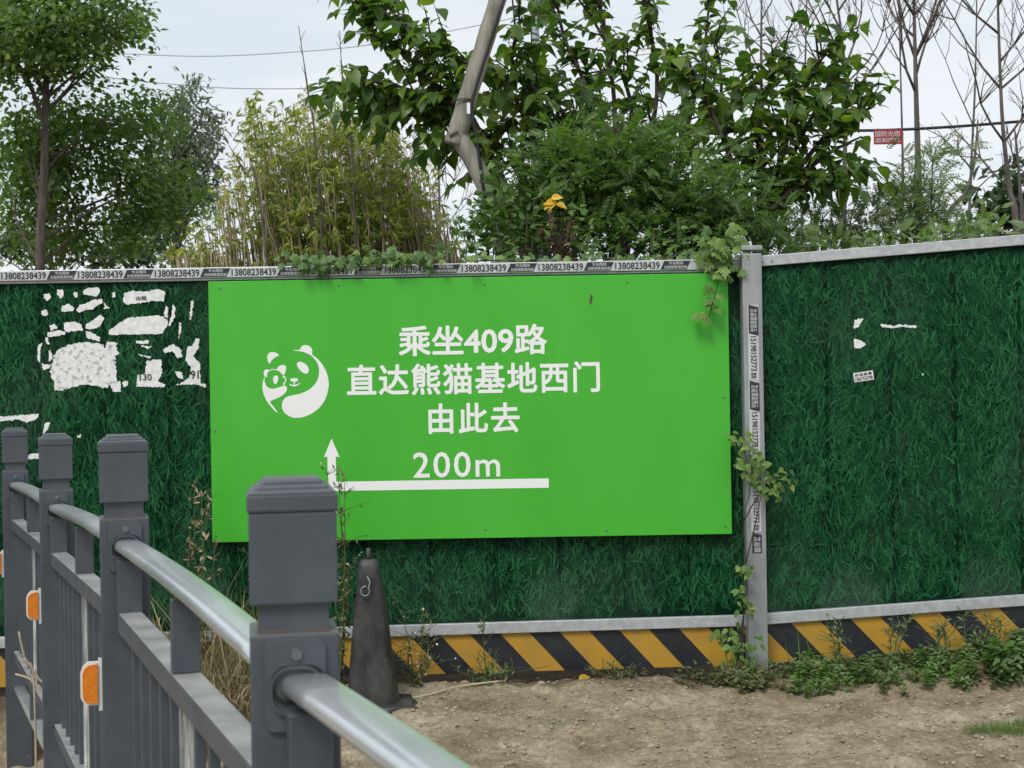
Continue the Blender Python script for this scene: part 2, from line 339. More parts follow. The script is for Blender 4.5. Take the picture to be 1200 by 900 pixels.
def groundmat():
    m, t, b = newmat('dry_dirt'); l = t.links.new; setp(b, Roughness=.95); b.inputs['Specular IOR Level'].default_value = .2
    tcn = nd(t, 'ShaderNodeTexCoord'); v = tcn.outputs['Object']
    n = nd(t, 'ShaderNodeTexNoise'); n.inputs['Scale'].default_value = 3.2; n.inputs['Detail'].default_value = 10; n.inputs['Roughness'].default_value = .68
    r = nd(t, 'ShaderNodeValToRGB'); e = r.color_ramp.elements; e.new(.5)
    for i, (p, c) in enumerate([(.30, (.19, .148, .098)), (.48, (.335, .268, .182)), (.66, (.49, .415, .305))]): e[i].position = p; e[i].color = col4(c)
    n2 = nd(t, 'ShaderNodeTexNoise'); n2.inputs['Scale'].default_value = 34; n2.inputs['Detail'].default_value = 8; n2.inputs['Roughness'].default_value = .7
    mr = nd(t, 'ShaderNodeMapRange'); mr.inputs[1].default_value = .3; mr.inputs[2].default_value = .7; mr.inputs[3].default_value = .6; mr.inputs[4].default_value = 1.3
    hs = nd(t, 'ShaderNodeHueSaturation')
    l(v, n.inputs['Vector']); l(v, n2.inputs['Vector']); l(n.outputs[0], r.inputs[0]); l(n2.outputs[0], mr.inputs[0]); l(mr.outputs[0], hs.inputs['Value'])
    l(r.outputs[0], hs.inputs['Color']); l(hs.outputs[0], b.inputs['Base Color'])
    # soil colour blends to dark brown along the foot of the hoarding
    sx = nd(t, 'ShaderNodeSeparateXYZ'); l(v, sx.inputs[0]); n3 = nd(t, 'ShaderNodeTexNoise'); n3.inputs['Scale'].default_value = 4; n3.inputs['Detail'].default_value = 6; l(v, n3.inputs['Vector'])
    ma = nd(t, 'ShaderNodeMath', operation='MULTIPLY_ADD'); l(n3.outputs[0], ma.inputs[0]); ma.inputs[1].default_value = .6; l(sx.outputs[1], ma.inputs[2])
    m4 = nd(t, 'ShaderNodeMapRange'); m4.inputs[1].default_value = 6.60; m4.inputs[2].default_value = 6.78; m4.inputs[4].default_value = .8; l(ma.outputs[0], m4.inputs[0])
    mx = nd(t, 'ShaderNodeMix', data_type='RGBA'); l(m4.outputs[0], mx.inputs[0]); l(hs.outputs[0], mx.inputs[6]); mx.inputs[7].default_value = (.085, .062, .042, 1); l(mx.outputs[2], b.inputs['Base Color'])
    bp = nd(t, 'ShaderNodeBump'); bp.inputs['Strength'].default_value = 1.; bp.inputs['Distance'].default_value = .02
    n5 = nd(t, 'ShaderNodeTexNoise'); n5.inputs['Scale'].default_value = 120; n5.inputs['Detail'].default_value = 4; l(v, n5.inputs['Vector'])
    ad = nd(t, 'ShaderNodeMath', operation='MULTIPLY_ADD'); l(n5.outputs[0], ad.inputs[0]); ad.inputs[1].default_value = .45; l(n2.outputs[0], ad.inputs[2])
    l(ad.outputs[0], bp.inputs['Height']); l(bp.outputs[0], b.inputs['Normal']); return m
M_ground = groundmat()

# ------------------------------------------------------------------ ground
def sm(t): t = max(0., min(1., t)); return t * t * (3 - 2 * t)
def gz(x, y):
    z = -.25 * sm((-.75 - x) / 1.2) * sm((6.62 - y) / .4)
    if y > 5.9: z += .075 * sm((x - 1.1) / 1.4) * sm((y - 5.9) / .5)
    if y > 6.1: z += .03 * sm((y - 6.1) / .3) * (1 - sm((y - 7.5) / 2))
    if 4 < y < 7.2 and -3 < x < 4:
        z += .035 * (mnoise.noise((x * 1.3, y * 2.2, 1))) + .022 * mnoise.fractal((x * 4, y * 7, 3), .55, 2.1, 7)
        z -= .06 * sm((y - 6.46) / .12) * sm((1.2 - x) / .4)
        z += .018 * max(0, mnoise.noise((x * 21, y * 26, 5)) - .15)
    return z - .008
def axis(lo, hi, st, far):
    a = list(np.arange(lo, hi, st)); s_ = st; p = hi; q = lo; b = []; c = []
    while p < far: b.append(p); c.append(q - st if not c else q); s_ *= 1.5; p += s_; q = lo - (p - hi)
    return sorted(set([-far] + [x for x in c if x < lo - st * .5] + a + b + [far]))
xs = axis(-2.7, 3.1, .014, 900); ys = axis(4.7, 6.8, .016, 900)
gv = [(x, y, gz(x, y)) for y in ys for x in xs]; nx = len(xs)
gf = [(j * nx + i, j * nx + i + 1, (j + 1) * nx + i + 1, (j + 1) * nx + i) for j in range(len(ys) - 1) for i in range(nx - 1)]
me = bpy.data.meshes.new('ground'); me.from_pydata(gv, [], gf); me.polygons.foreach_set('use_smooth', [True] * len(gf))
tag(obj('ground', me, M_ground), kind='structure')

def pebble_T():
    bm = bmesh.new(); bmesh.ops.create_icosphere(bm, subdivisions=1, radius=1)
    V = [(v.co.x * (1 + .25 * mnoise.noise(v.co * 2)), v.co.y * (1 + .25 * mnoise.noise(v.co * 2.3)), v.co.z * .55) for v in bm.verts]
    F = [tuple(v.index for v in f.verts) for f in bm.faces]; bm.free(); return V, F
PB = pebble_T()
g = thing('gravel', (0, 5.8, 0), 'loose pale gravel and small clods scattered over the dirt', 'gravel')
g.name = 'gravel_root'
pl = []
for i in range(7000):
    x = random.uniform(-1.3, 2.6); y = random.uniform(4.9, 6.6); s_ = .0025 + .010 * random.random() ** 4
    a = random.uniform(0, 6.3); pl.append(((x, y, gz(x, y) + s_ * .2), (math.cos(a), math.sin(a), 0), (random.gauss(0, .2), random.gauss(0, .2), 1), s_))
bpy.data.objects.remove(g)
dummy = Vector((0, 0, 0))
X, Y_, Z = frames([p[1] for p in pl], [p[2] for p in pl])
gm = scatter_mesh('gravel', PB, [p[0] for p in pl], X, Y_, Z, [p[3] for p in pl])
tag(obj('gravel', gm, M_stone), 'loose pale gravel and small clods scattered over the dirt', 'gravel', kind='stuff')
def rock(px, py, s_, label, seed):
    Y = FPX * CAMZ / ((py - 450) + (px - 600) * ROLL)
    p = P(px, py, Y); p.z = gz(p.x, p.y)
    bm = bmesh.new(); bmesh.ops.create_icosphere(bm, subdivisions=3, radius=1)
    for v in bm.verts:
        k = 1 + .35 * mnoise.noise(v.co * 1.3 + Vector((seed, 0, 0))) + .12 * mnoise.noise(v.co * 4 + Vector((seed, 2, 0)))
        v.co = Vector((v.co.x * k * s_, v.co.y * k * s_ * .8, v.co.z * k * s_ * .55))
    me = bpy.data.meshes.new('stone'); bm.to_mesh(me); bm.free()
    tag(obj('stone', me, M_stone, None, Matrix.Translation(p + Vector((0, 0, s_ * .3)))), label, 'stone', 'stones lying on the dirt')
rock(763, 872, .021, 'rounded grey stone lying alone on the dirt well in front of the hazard stripes', 1)
rock(545, 808, .022, 'pale stone on the dirt right of the white flowered weed by the cone', 4)
rock(634, 806, .018, 'small pale stone on the dirt below the second full yellow stripe right of the cone', 8)
rock(723, 838, .020, 'flat tan stone half sunk in the dirt under the middle of the sign', 11)
rock(1180, 838, .03, 'pale rough stone in the dirt above the grass patch', 15)

# ------------------------------------------------------------------ hoarding
FY = 6.60                                  # front of the sheets
def lt(x): return 1.943
def lb(x): return .267 + .0132 * (x + .822)
def rt(x): return 1.956 + .0648 * (x - 1.173)
def rb(x): return .299 + .056 * (x - 1.18)
SIGN = (-1.394, 1.004, .671, 1.876)
def sheared(mb, x0, x1, zb, zt, y0, y1, mi=0):
    mb.prism([(x0, y0, zb(x0)), (x1, y0, zb(x1)), (x1, y1, zb(x1)), (x0, y1, zb(x0)),
              (x0, y0, zt(x0)), (x1, y0, zt(x1)), (x1, y1, zt(x1)), (x0, y1, zt(x0))], mi)
def blade_positions(x0, x1, top, bot, seams, n, skip=None):
    V = []; F = []
    for i in range(n):
        x = random.uniform(x0, x1); z = random.uniform(bot(x) + .0, top(x) - .05)
        if skip and skip[0] + .03 < x < skip[1] - .03 and skip[2] + .04 < z < skip[3] - .04: continue
        ln = random.uniform(.042, .090); a = R(90) + random.gauss(0, .55); a += .5 * mnoise.noise((x * 3, z * 3, 7))
        if random.random() < .35: a += math.pi
        cv = random.gauss(0, 13.); w = random.uniform(.0027, .0052)
        yy = FY - random.uniform(.0012, .0032); px_, pz_ = x, z; pts = []
        for k in range(5):
            t = k / 4; ww = w * (1 - t ** 2) * (.55 + .45 * min(1, t * 4))
            pts.append((px_ - math.sin(a) * ww, pz_ + math.cos(a) * ww)); pts.append((px_ + math.sin(a) * ww, pz_ - math.cos(a) * ww))
            px_ += math.cos(a) * ln / 4; pz_ += math.sin(a) * ln / 4; a += cv * ln / 4
        if any((p[0] - s) * (pts[0][0] - s) < 0 for p in pts for s in seams) and random.random() < .75: continue
        if any(p[1] > top(p[0]) - .05 or p[1] < bot(p[0]) or p[0] < x0 or p[0] > x1 for p in pts): continue
        b = len(V); V += [(p[0], yy, p[1]) for p in pts]
        F += [(b + 2 * k, b + 2 * k + 1, b + 2 * k + 3, b + 2 * k + 2) for k in range(4)]
    return V, F
def hoarding(name, x0, x1, top, bot, label, yseams, n, skip, stripe0, lip):
    t = thing(name, ((x0 + x1) / 2, FY, 0), label, 'hoarding', 'green construction hoarding sections')
    ss = [s for s in yseams if x0 < s < x1]; ed = [x0] + ss + [x1]
    for a, b in zip(ed[:-1], ed[1:]):
        m = MB(); sheared(m, a + .0008, b - .0008, bot, lambda x: top(x) - .01, FY, FY + .035)
        # rolled lip along one edge of every sheet
        m.build('sheet_panel', M_sheet, t)
    m = MB(); sheared(m, x0, x1, bot, lambda x: top(x) - .012, FY + .037, FY + .045); m.build('backing', M_gap, t)
    V, F = blade_positions(x0, x1, top, bot, ss, n, skip)
    m = MB(); m.add(V, F); o = m.build('printed_grass', M_print, t); tag(o, kind='stuff')
    m = MB(); sheared(m, x0, x1, lambda x: top(x) - .049, top, FY - .022, FY + .06)
    if lip: sheared(m, x0, x1, lambda x: top(x) - .060, lambda x: top(x) - .049, FY - .010, FY - .001)
    o = m.build('top_rail', M_zinc, t)
    bv = o.modifiers.new('bevel', 'BEVEL'); bv.width = .003; bv.segments = 2
    m = MB(); sheared(m, x0, x1, lambda x: bot(x) - .052, bot, FY - .024, FY + .06)
    o = m.build('bottom_rail', M_zinc, t); bv = o.modifiers.new('bevel', 'BEVEL'); bv.width = .003; bv.segments = 2
    # hazard skirting, one strip cut into slanted black and yellow bands
    per, yw, sh, hgt = .2766, .136, .163, .181
    zt = lambda x: bot(x) - .053; zb = lambda x: bot(x) - .053 - hgt
    m = MB(); y0, y1 = FY - .006, FY + .02
    k = int((x0 - stripe0) / per) - 2; edges = []
    while stripe0 + k * per < x1 + .3: edges += [(stripe0 + k * per, 0), (stripe0 + k * per + yw, 1)]; k += 1
    def clip(q):
        for lim, sg in ((x0, 1), (x1, -1)):
            r = []
            for i in range(len(q)):
                p, n_ = q[i], q[(i + 1) % len(q)]; a, b = sg * (p[0] - lim), sg * (n_[0] - lim)
                if a >= 0: r.append(p)
                if a * b < 0: u = a / (a - b); r.append((p[0] + u * (n_[0] - p[0]), p[1] + u * (n_[1] - p[1])))
            q = r
        return q
    for (a, mi), (b, _) in zip(edges[:-1], edges[1:]):
        q = clip([(a, 0.), (b, 0.), (b + sh, 1.), (a + sh, 1.)])
        if len(q) < 3: continue
        V = [(p[0], y0, zt(p[0]) + (zb(p[0]) - zt(p[0])) * p[1]) for p in q] + [(p[0], y1, zt(p[0]) + (zb(p[0]) - zt(p[0])) * p[1]) for p in q]
        n_ = len(q); m.add(V, [tuple(range(n_)), tuple(range(2 * n_ - 1, n_ - 1, -1))] + [(i, i + n_, (i + 1) % n_ + n_, (i + 1) % n_) for i in range(n_)], mi)
    m.build('hazard_skirting', [M_yel, M_blk], t)
    return t
def Xof(px, py, Y=FY): return P(px, py, Y).x
s_l = [Xof(48, 500) + .3 * k for k in range(-9, 12)]; s_r = [Xof(973, 700) + .298 * k for k in range(-1, 14)]
LH = hoarding('hoarding_section', -4.6, 1.098, lt, lb, 'left hoarding section that carries the green direction sign and torn posters', s_l, 46000, SIGN, Xof(516, 745), True)
RH = hoarding('hoarding_section', 1.106, 4.8, rt, rb, 'right hoarding section rising uphill with a small white sticker and no sign', s_r, 42000, None, Xof(926, 730), False)
# screws at the rail end
for (px, py) in ((893.5, 307), (905, 306)):
    p = P(px, py, FY - .024); m = MB(); m.tube([p, p + Vector((0, -.003, 0))], .004, 8); m.build('rail_screw', M_bolt, RH)

HPX = P(881, 300, 6.5).x
HP = thing('hoarding_post', (HPX, 6.54, 0), 'grey square steel post between the two hoarding sections with phone stickers', 'post')
me = bevel_mesh('post_body', [((0, 0, .96), (.090, .085, 2.0))], .006); obj('post_body', me, M_zincpost, HP, Matrix.Translation((HPX, 6.54, 0)))
me = bevel_mesh('post_cap', [((0, 0, 1.985), (.098, .093, .022))], .005); obj('post_cap', me, M_zincpost, HP, Matrix.Translation((HPX, 6.54, 0)))

# stickers along the top rail
def place(mesh, name, mt, parent, x, y, z, kind=None): return obj(name, mesh, mt, parent, Matrix.Translation((x, y, z)))
per = 89.6 / 252.1; zc = lt(0) - .0245
tw = 52 / 252.1
film = flat_shape('sticker', [[(0, -.021), (per - .002, -.021), (per - .002, .021), (0, .021)]], .0004)
blk = flat_shape('block', [[(tw + .006, -.0195), (tw + .006 + .122, -.0195), (tw + .006 + .140, .0195), (tw + .006 + .018, .0195)]], .0003)
num = text_mesh('13808238439', .003, .003 + tw, -.016, .016, bold=.014)
tx1 = text_mesh('专业围挡', tw + .045, tw + .045 + .066, .002, .0165, bold=.01)
tx2 = text_mesh('出租销售围挡板', tw + .025, tw + .025 + .105, -.0165, -.002, bold=.01)
filmS = flat_shape('sticker', [[(0, -.021), (.027, -.021), (.030, .0), (.027, .021), (0, .021)]], .0004)
blkS = flat_shape('block', [[(.001, -.0195), (.026, -.0195), (.028, .0195), (.012, .0195)]], .0003)
X0 = Xof(3, 325)
for k in range(-3, 9):
    x = X0 + k * per; y = FY - .0226
    st = place(film, 'sticker', M_stick, LH, x, y, zc); y -= .0012
    place(blk, 'block', M_inkbox, st, x, y, zc); place(num, 'lettering', M_ink, st, x, y, zc)
    place(tx1, 'lettering', M_inkwhite, st, x, y - .001, zc); place(tx2, 'lettering', M_inkwhite, st, x, y - .001, zc)
x = Xof(767, 320) + .003
# stickers on the post (written downwards)
vper = 89 / 256; yv = 6.54 - .0425 - .0006
vf = flat_shape('sticker', [[(-.024, 0), (.024, 0), (.024, -vper + .002), (-.024, -vper + .002)]], .0004)
vb = flat_shape('block', [[(-.020, 0), (.024, -.012), (.024, -.143), (-.020, -.131)]], .0003)
vn = text_mesh('15198152773', -.012, .014, -.303, -.145, bold=.012, rot=R(90))
vq = text_mesh('微信\n同号', -.014, .012, -.338, -.311, bold=.004, rot=R(90))
vt = text_mesh('专业围挡施工\n出租销售回收', -.013, .018, -.125, -.02, bold=.01, rot=R(90))
zq = P(881, 446, 6.5).z
vfS = flat_shape('sticker', [[(-.024, -.0855), (.024, -.0855), (.024, -.143), (-.024, -.143)]], .0004)
for k, (zz) in enumerate((zq + vper, zq, zq - vper)):
    st = place(vf, 'sticker', M_stick, HP, HPX, yv, zz)
    y = yv - .0012
    place(vb, 'block', M_inkbox, st, HPX, y, zz); place(vn, 'lettering', M_ink, st, HPX, y, zz)
    place(vq, 'lettering', M_ink, st, HPX, y, zz); place(vt, 'lettering', M_inkwhite, st, HPX, y - .001, zz)
zz = zq - 2 * vper
vb2 = flat_shape('block', [[(-.020, 0), (.024, -.012), (.024, -.095), (-.020, -.095)]], .0003)
st = place(vb2, 'sticker', M_inkbox, HP, HPX, yv, zz)
vt2 = text_mesh('专业围\n出租销', -.013, .018, -.09, -.02, bold=.01, rot=R(90)); place(vt2, 'lettering', M_inkwhite, st, HPX, yv - .0012, zz)

# torn poster scraps
def ragged(pts, amt, step):
    o = []
    for i in range(len(pts)):
        a, b = pts[i], pts[(i + 1) % len(pts)]; n = max(1, int(math.hypot(b[0] - a[0], b[1] - a[1]) / step))
        for k in range(n):
            t = k / n; j = amt if k else amt * .4
            o.append((a[0] + (b[0] - a[0]) * t + random.gauss(0, j), a[1] + (b[1] - a[1]) * t + random.gauss(0, j)))
    return o
def scrap(pts, parent, mt=M_paper, off=0.0042, amt=.45, step=1.3):
    q = [P(x, y, FY) for x, y in ragged(pts, amt, step)]
    me = flat_shape('paper_scrap', [[(p.x, p.z) for p in q]], .0004)
    iv = WM[parent.name].translation
    return obj('paper_scrap', me, mt, parent, Matrix.Translation((0, FY - off, 0)))
SC = """205,180 230,175 240,195 220,210 207,200|268,160 295,158 302,190 285,198 270,180|345,172 365,170 362,195 350,192|388,165 410,150 460,148 470,165 455,192 430,185 395,182|290,240 325,222 350,245 340,258 290,260|358,255 375,228 400,225 440,205 480,203 478,225 450,235 440,248 400,255 370,266|487,215 515,245 490,250|525,175 540,168 543,190 528,195|583,175 620,162 680,168 740,155 775,165 770,215 720,210 650,222 590,228 577,210|195,258 220,252 228,272 210,282 195,272|232,325 260,318 270,340 240,352|300,315 350,308 385,320 388,350 340,352 320,360 300,340|405,320 440,300 470,275 490,290 465,335 420,345 402,338|222,360 280,348 310,355 305,370 240,380 225,378|400,350 425,355 472,382 468,402 410,385|512,350 560,315 600,290 740,278 785,290 790,320 760,365 515,370|778,232 788,240 785,300 770,285|810,228 822,240 820,290 795,330 788,325 805,280|897,210 908,212 898,300 888,295|840,312 850,312 848,360 838,388|515,600 565,585 568,635 530,636|640,398 698,396 698,410 640,412|660,420 715,425 690,434|645,460 710,470 705,482|688,490 755,485 762,545 740,590 775,600 770,615 640,612 645,560 680,550|765,440 810,412 850,440 855,475 830,478 810,445 775,455|880,425 905,420 915,388 935,388 932,430 905,470 938,500 940,600 820,606 860,590 890,570 895,520 870,490|820,540 850,545 862,580 835,570|915,600 965,598 965,615|180,420 200,405 190,440 188,500 177,485|195,505 240,510 235,525 205,535|575,590 605,585 600,610 580,615|230,445 240,440 248,480 232,495|215,380 228,385 232,415 220,412"""
for s_ in SC.split('|'):
    scrap([(float(a.split(',')[0]) / 4, 300 + float(a.split(',')[1]) / 4) for a in s_.split()], LH)
big = "250,470 275,440 330,415 400,405 470,410 498,430 500,405 550,405 548,440 560,455 540,475 550,590 520,600 500,620 450,608 380,605 310,625 260,632 255,590 235,545 245,520"
scrap([(float(a.split(',')[0]) / 4, 300 + float(a.split(',')[1]) / 4) for a in big.split()], LH, M_paper2, .0042, .7, 1.6)
for s_ in ("0,530 60,525 130,520 120,538 90,550 60,538 0,545", "150,550 165,548 160,570 140,590", "95,655 130,648 130,668 92,670", "255,590 268,588 268,600 256,600"):
    scrap([(float(a.split(',')[0]) / 2.8125, 300 + float(a.split(',')[1]) / 2.8125) for a in s_.split()], LH)
for s_ in ("563,325 565,295 595,290 580,318", "652,308 700,315 712,310 770,315 768,322 715,318 690,322 655,318", "563,360 580,360 603,377 585,388 565,388", "787,472 793,472 793,478 787,478"):
    scrap([(800 + float(a.split(',')[0]) / 2.8125, 270 + float(a.split(',')[1]) / 2.8125) for a in s_.split()], RH)
def mini_text(body, px0, px1, py0, py1, parent, mt=M_ink, bold=.012, off=.0060):
    a = P(px0, py1, FY); b = P(px1, py0, FY)
    return obj('lettering', text_mesh(body, a.x, b.x, a.z, b.z, bold), mt, parent, Matrix.Translation((0, FY - off, 0)))
mini_text('130', 164, 178, 438, 446, LH); mini_text('91', 224, 233, 434, 444, LH); mini_text('出租', 160, 172, 347, 352, LH)
p0 = P(1012, 441, FY - .0042)
me = flat_shape('small_sticker', [[(-.046, -.0215), (.046, -.0215), (.046, .0215), (-.046, .0215)]], .0004)
MS = Matrix.Translation(p0) @ Matrix.Rotation(R(-7.5), 4, 'Y')
st = obj('small_sticker', me, M_paper, RH, MS)
obj('lettering', text_mesh('办证刻章', -.040, .040, .003, .017, .02, 1.25), M_ink, st, MS @ Matrix.Translation((0, -.0012, 0)))
obj('lettering', text_mesh('13867576798', -.041, .041, -.018, -.001, .012), M_ink, st, MS @ Matrix.Translation((0, -.0012, 0)))

# ------------------------------------------------------------------ the green sign
SY = 6.55
SG = thing('direction_sign', (-.195, SY, .671), 'bright green direction sign with white Chinese lettering and an arrow, on the hoarding', 'sign')
sx0, sx1, sz0, sz1 = SIGN
me = bevel_mesh('sign_board', [(((sx0 + sx1) / 2, SY + .012, (sz0 + sz1) / 2), (sx1 - sx0, .024, sz1 - sz0))], .002, 1)
obj('sign_board', me, M_board, SG)
m = MB(); m.box((-.195, SY + .034, sz0 + .05), (2.2, .018, .03)); m.box((-.195, SY + .034, sz1 - .05), (2.2, .018, .03)); m.build('fixing_batten', M_zincpost, SG)
def stext(body, px0, px1, py0, py1, bold, sp=1.):
    cx, cy = (px0 + px1) / 2, (py0 + py1) / 2; c = P(cx, cy, SY); k = SY / FPX
    hw, hh = (px1 - px0) / 2 * k, (py1 - py0) / 2 * k
    return obj('lettering', text_mesh(body, -hw, hw, -hh, hh, bold, sp), M_white, SG, Matrix.Translation((c.x, SY - .0004, c.z)))
stext('乘坐409路', 467, 641, 380.5, 416.5, .022); stext('直达熊猫基地西门', 406.5, 703, 425, 462, .022, 1.08)
stext('由此去', 502, 609, 472, 508, .022, 1.12); stext('200m', 484, 586, 529.5, 559.5, .010, 1.12)
def sshape(loops, name, mt=M_white, off=.0004):
    return obj(name, flat_shape(name, [[(P(x, y, SY).x, P(x, y, SY).z) for x, y in lp] for lp in loops], .0004), mt, SG, Matrix.Translation((0, SY - off, 0)))
sshape([[(388.5, 514), (398, 535.5), (393.5, 535), (394, 564.5), (643, 560.6), (643.2, 571.5), (384.3, 575.5), (383.7, 535.4), (379.5, 535.8)]], 'arrow')
def smooth(pts, n=5):
    o = []; k = len(pts)
    for i in range(k):
        p0, p1, p2, p3 = (np.array(pts[(i + j) % k], float) for j in (-1, 0, 1, 2))
        for t in np.arange(n) / n: o.append(tuple(.5 * (2 * p1 + (p2 - p0) * t + (2 * p0 - 5 * p1 + 4 * p2 - p3) * t * t + (3 * p1 - p0 - 3 * p2 + p3) * t ** 3)))
    return o
def cr(s_): return [(290 + float(a.split(',')[0]) / 7.5, 390 + float(a.split(',')[1]) / 7.5) for a in s_.split()]
EM = ["175,215 178,195 195,175 225,170 255,178 275,200 245,215 215,240 195,270 180,250",
      "412,151 440,152 462,148 470,125 490,112 515,108 545,118 565,140 570,165 570,192 600,215 640,255 680,315 705,380 715,450 705,520 680,590 640,650 580,700 510,735 440,748 390,742 340,715 312,680 303,640 312,600 335,570 370,555 420,545 480,530 540,500 590,455 620,400 630,340 620,280 590,230 550,195 500,172 460,162 412,158",
      "435,285 440,262 460,255 490,262 520,285 538,315 538,340 520,360 495,355 475,340 455,318",
      "375,412 388,401 412,399 435,401 445,413 435,426 419,433 418,456 440,452 462,438 455,452 435,466 412,471 388,468 368,456 372,450 390,457 406,456 406,433 388,427",
      "143,350 150,330 170,322 195,330 180,345 172,365 172,390 155,385 145,370",
      "190,333 220,318 255,322 270,300 295,285 325,285 340,305 335,335 322,372 300,360 280,340 255,330 220,326 195,338",
      "225,410 232,385 250,375 268,385 270,410 260,440 245,452 232,440",
      "314,376 330,385 342,408 338,430 328,445 326,460 314,456 320,438 330,425 331,408 322,394 308,392",
      "152,385 150,420 160,455 180,480 220,492 270,482 320,465 340,470 348,495 335,525 300,555 250,580 200,605 230,650 268,702 230,675 185,620 150,560 132,490 135,440 143,405"]
emb = sshape([smooth(cr(s_), 4) for s_ in EM], 'panda_emblem')
for (px, py) in ((258, 338), (397, 334.5), (568, 333.5), (735, 330.5), (846, 327), (252, 505), (253, 628), (429, 627), (569, 620.5), (711, 621.5), (850, 617), (577, 444), (848, 466)):
    p = P(px, py, SY); m = MB(); m.tube([p + Vector((0, .002, 0)), p + Vector((0, -.002, 0))], .0045, 8); m.build('screw', M_bolt, SG)

for lp in ([(690.5, 354), (692, 346), (694, 345), (694.5, 350), (692.5, 358)],):
    sshape([lp], 'dirt_smear', M_bark)
# ------------------------------------------------------------------ street railing
posts = [(P(341.5, 600, 1.795).x, 1.795, 1.078), (P(144.5, 560, 3.27).x, 3.27, 1.090), (P(65, 540, 4.823).x, 4.823, 1.049), (P(17.5, 530, 6.25).x, 6.25, 1.036)]
dx, dy = posts[0][0] - posts[1][0], posts[0][1] - posts[1][1]
ends = [(posts[0][0] + dx * .93, posts[0][1] + dy * .93, 1.07)] + posts
RL = thing('street_railing', (posts[1][0], posts[1][1], -.02), 'slate grey steel street railing with square capped posts and a tubular handrail', 'railing')
def cap_mesh():
    bm = bmesh.new()
    def slab(w, d, z0, z1, w2=None):
        w2 = w2 or w; vs = []
        for ww, z in ((w, z0), (w2, z1)):
            vs.append([bm.verts.new((a * ww / 2, b * ww / 2, z)) for a, b in ((-1, -1), (1, -1), (1, 1), (-1, 1))])
        bm.faces.new(vs[0][::-1]); bm.faces.new(vs[1])
        for i in range(4): bm.faces.new((vs[0][i], vs[0][(i + 1) % 4], vs[1][(i + 1) % 4], vs[1][i]))
    slab(.1075, 0, 0, .113)
    slab(.1115, 0, .1135, .135); slab(.1095, 0, .1355, .141, .097); slab(.093, 0, .1413, .147, .083); slab(.078, 0, .1473, .153, .07)
    bmesh.ops.bevel(bm, geom=bm.edges[:], offset=.0028, segments=2, affect='EDGES', profile=.6)
    me = bpy.data.meshes.new('cap'); bm.to_mesh(me); bm.free(); return me
CAP = cap_mesh()
NECK = bevel_mesh('neck', [((0, 0, .018), (.086, .086, .05))], .002)
WELD = bevel_mesh('weld', [((0, 0, .001), (.090, .090, .004))], .0015, 1)
BODY = bevel_mesh('post_body', [((0, 0, -.70), (.109, .109, 1.40))], .004)
def rrect(w, h, r, n=5):
    o = []
    for cx, cz, a0 in ((w / 2 - r, h / 2 - r, 0), (-w / 2 + r, h / 2 - r, 90), (-w / 2 + r, -h / 2 + r, 180), (w / 2 - r, -h / 2 + r, 270)):
        o += [(cx + r * math.cos(R(a0 + 90 * k / n)), cz + r * math.sin(R(a0 + 90 * k / n))) for k in range(n + 1)]
    return o
PLATE = flat_shape('bracket_plate', [rrect(.074, .112, .011)], .003)
COLLAR = flat_shape('collar', [[(.0355 * math.cos(a) , .0285 * math.sin(a)) for a in np.linspace(0, 6.283, 40)[:-1]]], .002)
RIM = flat_shape('bracket_rim', [rrect(.066, .062, .026), rrect(.060, .056, .024)], .004)
bm = bmesh.new(); bmesh.ops.create_cone(bm, segments=16, radius1=.008, radius2=.007, depth=.004, cap_ends=True, matrix=Matrix.Rotation(R(90), 4, 'X'))
bmesh.ops.create_cone(bm, segments=6, radius1=.0045, radius2=.004, depth=.009, cap_ends=True, matrix=Matrix.Rotation(R(90), 4, 'X')); BOLT = bpy.data.meshes.new('bolt'); bm.to_mesh(BOLT); bm.free()
LENS = flat_shape('lens', [[(.014, .044), (.014, -.044), (-.006, -.044), (-.016, -.036), (-.019, -.028), (-.019, .022), (-.015, .034), (-.006, .042)]], .003)
HOUS = flat_shape('housing', [[(.024, .056), (.016, .056), (.016, .049), (-.008, .049), (-.019, .038), (-.0235, .024), (-.0235, -.030), (-.019, -.040), (-.008, -.049), (.016, -.049), (.016, -.062), (.024, -.062)]], .005)
GAPR = flat_shape('shadow_ring', [rrect(.067, .047, .021), rrect(.059, .039, .018)], .0015)
for me in (CAP, NECK, BODY): me.materials.append(M_rail)
for i, (x, y, z) in enumerate(posts):
    yaw = math.atan2(x, y) * -1 + R((1.5, 1, 1, 0)[i])
    Mx = Matrix.Translation((x, y, z)) @ Matrix.Rotation(yaw, 4, 'Z')
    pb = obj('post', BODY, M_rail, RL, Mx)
    obj('neck', NECK, M_rail, pb, Mx); obj('weld', WELD, M_rust, pb, Mx)
    obj('cap', CAP, M_rail, pb, Mx @ Matrix.Translation((0, 0, .036)))
    obj('bracket_plate', PLATE, M_rail, pb, Mx @ Matrix.Translation((0, -.0575, -.062)))
    obj('bracket_rim', RIM, M_rail, pb, Mx @ Matrix.Translation((.002, -.0615, -.069)))
    obj('shadow_ring', GAPR, M_gap, pb, Mx @ Matrix.Translation((.004, -.0622, -.061)))  # dark ring painted in for the shadow round the handrail end
    obj('bolt', BOLT, M_bolt, pb, Mx @ Matrix.Translation((.002, -.062, -.024)))
    if i > 0:
        zr = {1: -.372, 2: -.385, 3: -.40}[i]
        Mr = Mx @ Matrix.Translation((-.078, -.035, zr))
        h = obj('reflector', HOUS, M_lensb, RL, Mr); obj('lens', LENS, M_lens, h, Mr @ Matrix.Translation((0, -.0075, 0)))
